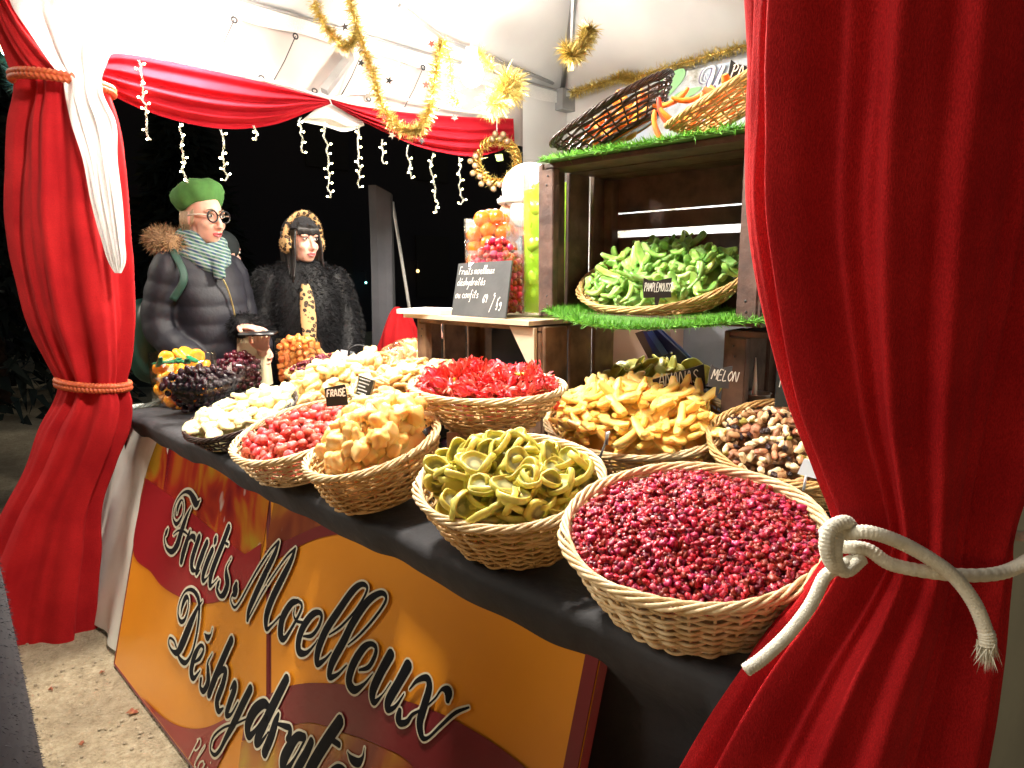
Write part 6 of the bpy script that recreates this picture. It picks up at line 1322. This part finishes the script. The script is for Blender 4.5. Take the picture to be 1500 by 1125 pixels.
def face_parts(r, g, Rm, hair=(.03, .02, .015), browm=None):
    BR = browm or pbr('brow_hair', hair, rough=.8)
    for s in (-1, 1):
        mb = MB(); mb.ell(g((.0765, s * .031, .012)), (.0125, .0135, .0088), rot=Rm, nu=14, nv=10); e = part('eye', mb, EYEW, r)
        mb = MB(); mb.ell(g((.0865, s * .031, .012)), (.004, .0058, .0062), rot=Rm, nu=12, nv=8); part('iris', mb, IRIS, e)
        mb = MB(); mb.tube(spline([g((.0855, s * .016, .0145)), g((.0905, s * .030, .0212)), g((.081, s * .046, .014))], 5), .0022, 6); part('eyelid', mb, BR, r)
        mb = MB(); mb.tube(spline([g((.089, s * .014, .034)), g((.090, s * .030, .040)), g((.076, s * .048, .034))], 5), [.0035] * 6 + [.003] * 4 + [.0015], 6); part('eyebrow', mb, BR, r)
    mb = MB(); mb.tube(spline([g((.080, -.023, -.069)), g((.093, -.008, -.0645)), (g((.094, 0, -.066))), g((.093, .008, -.0645)), g((.080, .023, -.069))], 4), [.002] + [.0046] * 15 + [.002], 8)
    mb.tube(spline([g((.080, -.021, -.071)), g((.091, 0, -.078)), g((.080, .021, -.071))], 6), [.002] + [.0052] * 11 + [.002], 8); part('lips', mb, LIP, r)
def torso_rings(rows, n=40, quilt=None):
    zs = [r[0] for r in rows]; z = np.linspace(zs[0], zs[-1], 120 if quilt else 40); V = []
    for k in z:
        cx, rx, ry = [interp(k, zs, [q[j] for q in rows]) for j in (1, 2, 3)]
        if quilt: b = quilt[0] * (abs(math.sin(PI * k / quilt[1])) ** .5 - .6); rx += b; ry += b
        V.append([(cx + rx * np.sign(math.cos(t)) * abs(math.cos(t)) ** .85, ry * np.sign(math.sin(t)) * abs(math.sin(t)) ** .85, k) for t in np.linspace(0, 2 * PI, n, endpoint=False)])
    mb = MB(); mb.grid(V, closev=True); mb.add(V[0] + V[-1], [tuple(range(n))[::-1], tuple(range(n, 2 * n))]); return mb
def sleeve(mb, pts, rad, quilt=None, n=16):
    P = spline(pts, 14); i = np.linspace(0, len(pts) - 1, len(P)); r = np.interp(i, np.arange(len(pts)), rad)
    if quilt:
        s = np.concatenate([[0], np.cumsum(np.linalg.norm(np.diff(P, axis=0), axis=1))]); r = r + quilt[0] * (np.abs(np.sin(PI * s / quilt[1])) ** .5 - .6)
    mb.tube(P, r, n); mb.ell(P[0], r[0] * .98, nu=14, nv=10); mb.ell(P[-1], r[-1] * .9, nu=14, nv=10)
def person(label, loc, rz, sc, coatm, trousm, shoem, armL, armR, rows, turn=0, nod=0, quilt=None, hands=(True, True), handdir=None, vox=.006, hem=.80, fur=None, armrad=(.078, .068, .062, .052), hair=(.03, .02, .015)):
    M = Matrix.Translation(Vector(loc)) @ Matrix.Rotation(rz, 4, 'Z') @ Matrix.Scale(sc, 4)
    r = thing('person', label, 'person', mat=M)
    inv = M  # local building
    mb = MB(); hc = (.03, 0, 1.585)
    g, Rm = head(mb, hc, turn, nod)
    limb(mb, [(.012, 0, 1.53), (-.005, 0, 1.46), (-.02, 0, 1.38)], [.054, .054, .07])
    t = torso_rings([(.86, 0, .09, .13), (1.0, 0, .09, .125), (1.2, 0, .095, .14), (1.36, -.01, .08, .16), (1.42, -.015, .05, .10)]); mb.merge(t)
    for s, arm, hd in ((1, armL, 0), (-1, armR, 1)):
        limb(mb, arm, [.05, .042, .030] if len(arm) == 3 else np.linspace(.05, .03, len(arm)))
        if hands[hd]:
            q = handdir[hd] if handdir else (np.array(arm[-1]) - np.array(arm[-2]), (0, -s, 0), .35)
            hand(mb, arm[-1], q[0], q[1], q[2], 1.0, q[3] if len(q) > 3 else s)
        limb(mb, [(0, s * .085, .92), (.012, s * .088, .5), (-.01, s * .09, .09)], [.082, .058, .042])
        limb(mb, [(-.03, s * .09, .045), (.06, s * .095, .04), (.14, s * .1, .03)], [.042, .04, .026])
    part('body', voxel(mb, vox, SKIN, 'body', 4), None, r, local=True)
    face_parts_l(r, g, Rm, hair)
    mb = MB()
    mb.merge(torso_rings(rows, quilt=quilt))
    for arm in (armL, armR):
        a = np.array(arm, float); a = a.copy(); e = a[-1] - a[-2]; a[-1] = a[-1] - e / np.linalg.norm(e) * .015
        sleeve(mb, a, armrad[:len(a)] if len(a) > 3 else (armrad[0], armrad[1], armrad[3]), quilt)
    cm = voxel(mb, .009, coatm, 'coat', 2); co = part('coat', cm, None, r, local=True)
    if fur:
        P, N = surf_samples(cm, fur[0]); mb = MB(); tufts(mb, P, N, fur[1], fur[2], droop=fur[3], jit=.35); part('fur', mb, fur[4], co, local=True, smooth=False)
    mb = MB()
    for s in (-1, 1): limb(mb, [(0, s * .085, .93), (.012, s * .088, .5), (-.012, s * .09, .10)], [.105, .080, .068])
    mb.ell((0, 0, .92), (.11, .16, .12)); part('trousers', voxel(mb, .012, trousm, 'trousers', 3), None, r, local=True)
    for s in (-1, 1):
        mb = MB(); limb(mb, [(-.045, s * .09, .05), (.06, s * .095, .05), (.16, s * .1, .035)], [.048, .048, .034]); limb(mb, [(-.03, s * .09, .05), (-.02, s * .09, .2)], [.05, .056]); mb.box((.05, s * .095, .012), (.27, .085, .022)); part('boot', voxel(mb, .008, shoem, 'boot', 2), None, r, local=True)
    return r, g, Rm
def face_parts_l(r, g, Rm, hair):
    M = BASE[r.name]; BASE[r.name] = Matrix(); face_parts(r, g, Rm, hair)
    BASE[r.name] = M
    for o in r.children: BASE[o.name] = M
def lpart(name, mb, mt, r, **k): return part(name, mb, mt, r, local=True, **k)
def build_people():
    NAVY = pbr('navy_puffer', (.010, .010, .018), (.007, .007, .013), scale=8, rough=.6, bump=.35, bscale=22, sheen=.1); JEAN = pbr('dark_trousers', (.02, .022, .03), rough=.85); BOOT = pbr('black_boot', (.015, .013, .012), rough=.5)
    FURB = pbr('black_fur', (.004, .004, .005), (.008, .008, .010), scale=30, rough=.6, spec=.25); FURT = pbr('tan_fur', (.36, .22, .11), (.22, .13, .07), scale=60, rough=.8); GREENF = pbr('green_felt', (.055, .17, .035), (.045, .14, .03), scale=40, rough=.9, sheen=.4)
    HAIRB = pbr('black_hair', (.008, .007, .007), (.015, .012, .011), scale=90, rough=.35); HAIRG = pbr('ash_hair', (.40, .30, .19), (.28, .2, .12), scale=90, rough=.5)
    m, t, p = nm('leopard_print'); v = t.nodes.new('ShaderNodeTexVoronoi'); v.inputs['Scale'].default_value = 1; t.links.new(coords(t, 42), v.inputs[0])
    n = t.nodes.new('ShaderNodeTexNoise'); n.inputs['Scale'].default_value = 70; t.links.new(coords(t, 1), n.inputs[0]); ad = t.nodes.new('ShaderNodeMath'); ad.operation = 'MULTIPLY_ADD'; t.links.new(n.outputs['Fac'], ad.inputs[0]); ad.inputs[1].default_value = .5; t.links.new(v.outputs['Distance'], ad.inputs[2])
    t.links.new(ramp(t, ad.outputs[0], [(.36, (.20, .09, .03)), (.47, (.012, .008, .006)), (.66, (.012, .008, .006)), (.76, (.48, .30, .13))]), p.inputs['Base Color']); p.inputs['Roughness'].default_value = .8; LEO = m
    m, t, p = nm('plaid_scarf_print'); c = None
    for ax, (sx, col) in enumerate((((26, 0, 8), (.02, .10, .06)), ((0, 24, 12), (.015, .035, .14)), ((9, 9, 40), (.30, .36, .34)))):
        w = t.nodes.new('ShaderNodeTexWave'); w.inputs['Scale'].default_value = 1; t.links.new(coords(t, sx), w.inputs[0]); w.bands_direction = 'DIAGONAL'
        f = ramp(t, w.outputs['Fac'], [(.62, (0, 0, 0)), (.7, (.8, .8, .8))]); c = mixc(t, f, c if c is not None else (.07, .15, .11), col)
    t.links.new(c, p.inputs['Base Color']); p.inputs['Roughness'].default_value = .9; PLAID = m
    # --- customer with the green beret
    base = atD(292, 302, 3.22); loc = (base[0], base[1], 0)
    armL = [(-.02, .165, 1.36), (.02, .21, 1.10), (.20, .14, .98)]; armR = [(-.02, -.165, 1.37), (-.05, -.215, 1.10), (.14, -.17, .93)]
    rows = [(.60, -.01, .15, .175), (.80, 0, .15, .17), (1.0, .02, .15, .165), (1.18, .02, .15, .17), (1.30, 0, .135, .18), (1.38, -.015, .11, .165), (1.44, -.02, .085, .12), (1.475, -.02, .07, .085)]
    r, g, Rm = person('customer in a green beret and round glasses wearing a navy puffer coat', loc, R(18), 1.02, NAVY, JEAN, BOOT, armL, armR, rows, turn=R(-2), nod=.02, quilt=(.008, .085), hair=(.12, .08, .05), vox=.005, armrad=(.078, .070, .06, .058))
    mb = MB(); 
    for k in range(1):
        nu = 48; V = []
        Bm = Matrix.Translation(Vector(g((-.028, 0, .078)))) @ (Rm.to_4x4()) @ Matrix.Rotation(R(-24), 4, 'Y') @ Matrix.Scale(.97, 4)
        for rr, z in ((.082, -.035), (.092, -.03), (.108, -.008), (.120, .022), (.118, .050), (.098, .074), (.062, .086), (.02, .090), (.001, .090)):
            V.append([tuple(Bm @ Vector(((rr * (1 + .022 * math.cos(9 * a) * (rr > .05)) * 1.06 - .006) * math.cos(a), rr * (1 + .022 * math.cos(9 * a) * (rr > .05)) * math.sin(a), z + .004 * math.sin(5 * a)))) for a in np.linspace(0, 2 * PI, nu, endpoint=False)])
        mb.grid(V, closev=True)
    lpart('beret', mb, GREENF, r)
    BLK = pbr('glasses_frame', (.01, .01, .012), rough=.2); PALE = pbr('glasses_temple', (.6, .55, .48), rough=.3)
    mb = MB()
    for s in (-1, 1): th = np.linspace(0, 2 * PI, 28, endpoint=False); mb.tube([g((.098, s * .033 + .0265 * math.cos(a), .008 + .0255 * math.sin(a))) for a in th], .0036, 8, closed=True)
    mb.tube([g((.099, -.008, .014)), g((.104, 0, .017)), g((.099, .008, .014))], .003, 6); gl = lpart('glasses', mb, BLK, r)
    mb = MB()
    for s in (-1, 1): mb.tube([g((.098, s * .058, .014)), g((.05, s * .074, .016)), g((-.01, s * .080, .012))], .0035, 6)
    lpart('temples', mb, PALE, gl)
    mb = MB()
    for s in (-1, 1):
        for q in range(12): mb.tube(spline([g((-.075 + q * .008, s * .066, .04)), g((-.070 + q * .0075, s * .075, -.01)), g((-.075 + q * .005, s * .064, -.05 - .012 * math.sin(q * 2.1)))], 5), [.0055] * 8 + [.003] * 3, 6)
    lpart('hair', mb, HAIRG, r)
    mb = MB(); 
    for k, (rr, z, w) in enumerate(((.082, 1.505, .036), (.094, 1.478, .040), (.106, 1.448, .042), (.112, 1.418, .036))): th = np.linspace(0, 2 * PI, 40, endpoint=False); mb.tube([(-.01 + (rr + .012 * math.sin(3 * a + k)) * math.cos(a) * 1.05, (rr + .01 * math.sin(2 * a + k)) * math.sin(a), z - .045 * max(0, math.cos(a)) + .018 * math.sin(4 * a + k * 2)) for a in th], w * .72, 10, closed=True)
    mb.tube(spline([(.10, .03, 1.44), (.135, -.02, 1.41), (.155, -.045, 1.36), (.165, -.05, 1.31)], 6), [.034] * 12 + [.028] * 6 + [.012], 10, flat=.02); lpart('scarf', voxel(mb, .006, PLAID, 'scarf', 2), None, r)
    mb = MB(); th = np.linspace(R(120), R(290), 30); P = spline([(-.045 + .15 * math.cos(a), .155 * math.sin(a), 1.44 - .035 * math.cos(a) + .03) for a in th], 4); mb.tube(P, .048, 12); n = 5200; i = RNG.integers(0, len(P), n); N = RNG.normal(0, 1, (n, 3)); N /= np.linalg.norm(N, axis=1)[:, None]; mb2 = MB(); mb2.merge(mb); tufts(mb2, P[i] + N * .046, N, .034, .0016, droop=.25, jit=.35); lpart('fur_collar', mb2, FURT, r, smooth=False)
    ZIP = pbr('brass_zip', (.45, .36, .15), rough=.35, metal=.8)
    mb = MB(); mb.tube(spline([(.10, -.045, 1.43), (.145, -.05, 1.36), (.178, -.02, 1.26), (.192, 0, 1.1), (.19, 0, .85)], 8), .004, 6); lpart('zip', mb, ZIP, r)
    mb = MB(); mb.tube(spline([(-.06, -.13, 1.45), (.03, -.175, 1.43), (.10, -.185, 1.32), (.06, -.22, 1.22)], 8), .017, 8, flat=.005); lpart('bag_strap', mb, pbr('green_strap', (.015, .055, .04), rough=.6), r)
    # dark green bag on the back
    GB = pbr('dark_green_bag', (.018, .075, .055), (.012, .05, .04), scale=8, rough=.4, bump=.2, bscale=10); M = BASE[r.name]; c = M @ Vector((-.26, -.10, 1.02)); mb = MB()
    mb.ell((c.x, c.y, c.z), (.14, .12, .22), nu=24, nv=16, dfun=lambda x, y, z: 1 / max(abs(x) ** 3 + abs(y) ** 3 + abs(z) ** 3, 1e-6) ** .3333 * (.9 + .06 * math.sin(x * 7 + z * 5))); tp = MB(); th = np.linspace(0, PI, 14)
    bo = thing('shoulder_bag', 'dark green bag carried behind the green beret customer', 'bag', (c.x, c.y, c.z - .2)); part('pouch', mb, GB, bo)
    mb = MB(); mb.tube([(c.x + .06 * math.cos(a), c.y + .02, c.z + .18 + .12 * math.sin(a)) for a in th], .008, 8); part('handle', mb, GB, bo)
    # --- customer in black fur
    base = atD(441, 345, 3.62); loc = (base[0], base[1], 0)
    def toL(p, M): return np.array(M.inverted() @ Vector(p))
    rz = R(-18); sc = .965; M = Matrix.Translation(Vector(loc)) @ Matrix.Rotation(rz, 4, 'Z') @ Matrix.Scale(sc, 4)
    ph = atD(374, 492, 3.12); wl = toL(atD(352, 478, 3.20), M); wr = toL(atD(372, 512, 3.20), M)
    armL = [(-.02, .165, 1.36), (.05, .215, 1.12), (.20, .18, .92)]
    armR = [(-.02, -.17, 1.36), (.06, -.25, 1.12), tuple(wl + (np.array([0, 0, 1.1]) - wl) * 0)]
    rows = [(.42, -.01, .19, .225), (.70, 0, .19, .22), (.95, .01, .18, .20), (1.15, .01, .18, .20), (1.28, .0, .165, .20), (1.37, -.015, .14, .19), (1.44, -.02, .10, .14), (1.485, -.02, .085, .095)]
    hd = ((np.array([.3, -.2, -.2]), (0, -1, 0), .5), (toL(atD(400, 484, 3.12), M) - wl, (0, 0, -1), .12, -1))
    r, g, Rm = person('customer in a black fur coat with leopard earmuffs and scarf', loc, rz, sc, FURB, JEAN, BOOT, armL, armR, rows, turn=R(22), nod=-.02, hands=(False, True), handdir=hd, vox=.0045, fur=(42000, .030, .0007, .5, FURB), armrad=(.092, .088, .08, .06), hair=(.008, .007, .007))
    # hair: cap, fringe and long sides
    mb = MB(); nu = 40; V = []
    for a in np.linspace(0, PI * .62, 16): V.append([g(((-.018 + (.100 + .004 * math.cos(9 * b)) * math.sin(a) * math.cos(b)), (.084) * math.sin(a) * math.sin(b), .038 + .100 * math.cos(a))) if not (abs((b + PI) % (2 * PI) - PI) < 1.0 and a > 1.25) else g((-.018 + .104 * math.sin(1.25) * math.cos(b), .086 * math.sin(1.25) * math.sin(b), .038 + .100 * math.cos(1.25) - (a - 1.25) * .02)) for b in np.linspace(0, 2 * PI, nu, endpoint=False)])
    mb.grid(V, closev=True)
    for q in range(26): y = -.062 + q * .005; mb.tube(spline([g((.062 - abs(y) * .2, y * .8, .098)), g((.092 - abs(y) * .42, y, .065)), g((.093 - abs(y) * .5, y * 1.05, .030 + .004 * math.sin(q * 2.3)))], 5), [.0042] * 10 + [.002], 6)
    for s in (-1, 1):
        for q in range(18): x = .048 - q * .008; mb.tube(spline([g((x, s * .070, .06)), g((x + .006, s * .083, -.03)), g((x + .006, s * (.086 + .004 * math.sin(q)), -.12)), g((x + .01, s * .10, -.20 - .02 * math.sin(q * 1.7)))], 6), .0065, 6)
    lpart('hair', mb, HAIRB, r)
    mb = MB(); V = []
    for a in np.linspace(.0, 1.38, 12): V.append([g((-.022 + .108 * math.sin(a) * math.cos(b), .094 * math.sin(a) * math.sin(b), .050 + .098 * math.cos(a))) for b in np.linspace(0, 2 * PI, 36, endpoint=False)])
    mb.grid(V, closev=True); lpart('knit_cap', mb, pbr('black_knit', (.015, .015, .018), rough=.9, bump=.5, bscale=150), r)
    mb = MB(); P = [g((-.0 + .03 * math.sin(a * 1.0) , .106 * math.cos(a), .02 + .130 * math.sin(a))) for a in np.linspace(.05, PI - .05, 26)]; mb.tube(P, .020, 10, flat=.010)
    for s in (-1, 1): mb.ell(g((.0, s * .102, -.012)), (.046, .026, .050), rot=Rm)
    mf = MB(); mf.merge(mb); n = 2600; 
    em = mb.mesh('tmpm', LEO); P, N = surf_samples(em, n); bpy.data.meshes.remove(em); tufts(mf, P, N, .010, .0012, droop=.1, jit=.4); lpart('earmuffs', mf, LEO, r)
    mb = MB(); rows_ = [(1.36, .165, .020), (1.31, .185, .032), (1.25, .200, .040), (1.16, .212, .040), (1.08, .220, .036), (1.03, .224, .050), (.98, .228, .080), (.90, .230, .098)]
    V = [[(x + .018 * math.cos(t), w * math.sin(t) * (1 + .08 * math.sin(z * 40)) - .02, z) for t in np.linspace(0, 2 * PI, 20, endpoint=False)] for z, x, w in rows_]; mb.grid(V, closev=True); lpart('leopard_scarf', mb, LEO, r)
    # second hand holding the phone from below belongs to the same body; the phone
    d_ = toL(atD(386, 492, 3.12), M) - toL(atD(378, 520, 3.16), M)
    mb = MB(); w0 = toL(atD(384, 513, 3.21), M); hand(mb, w0, toL(atD(382, 494, 3.10), M) - w0, toL(EYE, M) * .0 + np.array([-.6, .3, .6]), .55, .95, 1)
    lpart('phone_hand', voxel(mb, .0045, SKIN, 'phone_hand', 3), None, r)
    mb = MB(); Rp = (Matrix.Rotation(YAW, 3, 'Z') @ Matrix.Rotation(.12, 3, 'X')); c = atD(378, 488, 3.10)
    bm = bmesh.new(); bmesh.ops.create_cube(bm, size=1)
    for v_ in bm.verts: v_.co = Vector(c) + Rp @ Vector((v_.co.x * .158, v_.co.y * .078, v_.co.z * .010))
    bmesh.ops.bevel(bm, geom=bm.edges[:], offset=.003, segments=2, affect='EDGES'); bm.verts.index_update(); mb.add([v_.co[:] for v_ in bm.verts], [[v_.index for v_ in f.verts] for f in bm.faces]); bm.free()
    solo('phone', mb, BLACKP, 'black phone held flat over the jars by the fur coat customer', 'phone')
    # --- third customer behind the beret
    OLIVE = pbr('dark_olive_coat', (.022, .028, .030), (.015, .02, .022), scale=6, rough=.8, bump=.3, bscale=14)
    base = atD(320, 330, 3.80); arm = [(-.02, .20, 1.34), (.04, .25, 1.08), (.16, .16, .98)]; armr = [(-.02, -.20, 1.34), (.06, -.26, 1.10), (.20, -.13, 1.22)]
    rows = [(.55, 0, .16, .22), (.85, 0, .165, .22), (1.1, 0, .16, .215), (1.3, 0, .15, .22), (1.40, -.015, .11, .19), (1.46, -.02, .085, .11), (1.50, -.02, .08, .09)]
    r, g, Rm = person('customer in a dark olive coat mostly hidden behind the green beret customer', (base[0], base[1], 0), R(100), .93, OLIVE, JEAN, BOOT, arm, armr, rows, turn=R(10))
    mb = MB(); mb.ell(g((-.02, 0, .045)), (.105, .088, .098), nu=24, nv=16); lpart('knit_hat', mb, OLIVE, r)
    mb = MB(); mb.ell((.19, -.10, 1.24), (.05, .06, .075), nu=20, nv=14); em = mb.mesh('tm', FURT); P, N = surf_samples(em, 1600); mf = MB(); mf.merge(mb); tufts(mf, P, N, .02, .0015, droop=.3, jit=.4); lpart('fur_pompom', mf, pbr('pinkish_fur', (.42, .30, .26), (.3, .2, .17), scale=60, rough=.9), r, smooth=False)
    # --- seller behind the jars, looking at the customers
    base = atD(776, 290, 2.92); sc = 1.04; arm = [(-.02, .20, 1.36), (.08, .26, 1.12), (.30, .16, 1.08)]; armr = [(-.02, -.20, 1.36), (.08, -.26, 1.12), (.30, -.14, 1.06)]
    rows = [(.60, 0, .16, .22), (.85, 0, .165, .22), (1.1, 0, .165, .215), (1.3, 0, .15, .22), (1.40, -.015, .11, .19), (1.46, -.02, .08, .10)]
    SELL = pbr('black_jacket', (.015, .016, .022), (.022, .023, .03), scale=6, rough=.7, bump=.3, bscale=14)
    r, g, Rm = person('seller in a white hat and black jacket behind the fruit jars', (base[0], base[1], 0), R(190), sc, SELL, JEAN, BOOT, arm, armr, rows, turn=R(12), hair=(.5, .4, .3))
    WF = pbr('white_fleece', (.85, .84, .82), (.78, .77, .75), scale=30, rough=.95, bump=.6, bscale=60)
    mb = MB(); mb.ell(g((-.025, 0, .065)), (.118, .102, .108), nu=30, nv=20, dfun=lambda x, y, z: 1 + .02 * noise.noise(Vector((x * 6, y * 6, z * 6)))); mb.tube([g((-.02 + .118 * math.cos(a), .104 * math.sin(a), .020)) for a in np.linspace(0, 2 * PI, 40, endpoint=False)], .013, 10, closed=True); lpart('white_hat', mb, WF, r)
    for s in (-1, 1):
        mb = MB(); mb.ell(g((-.025, s * .085, -.03)), (.05, .02, .06), rot=Rm); lpart('hat_flap', mb, WF, r)
    GREYS = pbr('grey_sleeve', (.07, .07, .08), (.05, .05, .06), scale=8, rough=.8)
    # --- passer-by at the left edge
    GREYC = pbr('grey_wool', (.018, .018, .026), (.028, .028, .036), scale=30, rough=.9); NAVT = pbr('navy_trousers', (.010, .012, .022), rough=.85)
    base = atD(-228, 700, 1.12); arm = [(-.02, .22, 1.36), (-.06, .27, 1.10), (.04, .25, .88)]; armr = [(-.02, -.22, 1.36), (-.06, -.37, 1.19), (.02, -.28, 1.0)]
    rows = [(.30, 0, .22, .26), (.60, 0, .20, .245), (.9, 0, .18, .235), (1.1, 0, .17, .225), (1.3, 0, .155, .225), (1.40, -.015, .12, .20), (1.46, -.02, .08, .10)]
    r, g, Rm = person('passer-by in a fuzzy dark grey coat cut off by the left edge', (base[0], base[1], 0), R(80), 1.0, GREYC, NAVT, BOOT, arm, armr, rows, hands=(True, True), fur=(26000, .008, .0006, .5, pbr('grey_wool_fuzz', (.05, .05, .065), (.025, .025, .035), scale=30, rough=.8)), hair=(.05, .03, .02), vox=.007)
    mb = MB(); mb.ell(g((-.02, 0, .04)), (.102, .086, .098), nu=24, nv=16); lpart('hair', mb, HAIRB, r)

build_ground(); build_tent(); build_banner(); build_table(); build_signs(); build_curtains(); build_swags(); build_lamps()
build_crates(); fruit_mats(); build_baskets(); build_jars(); build_price_signs(); build_decor(); build_people()
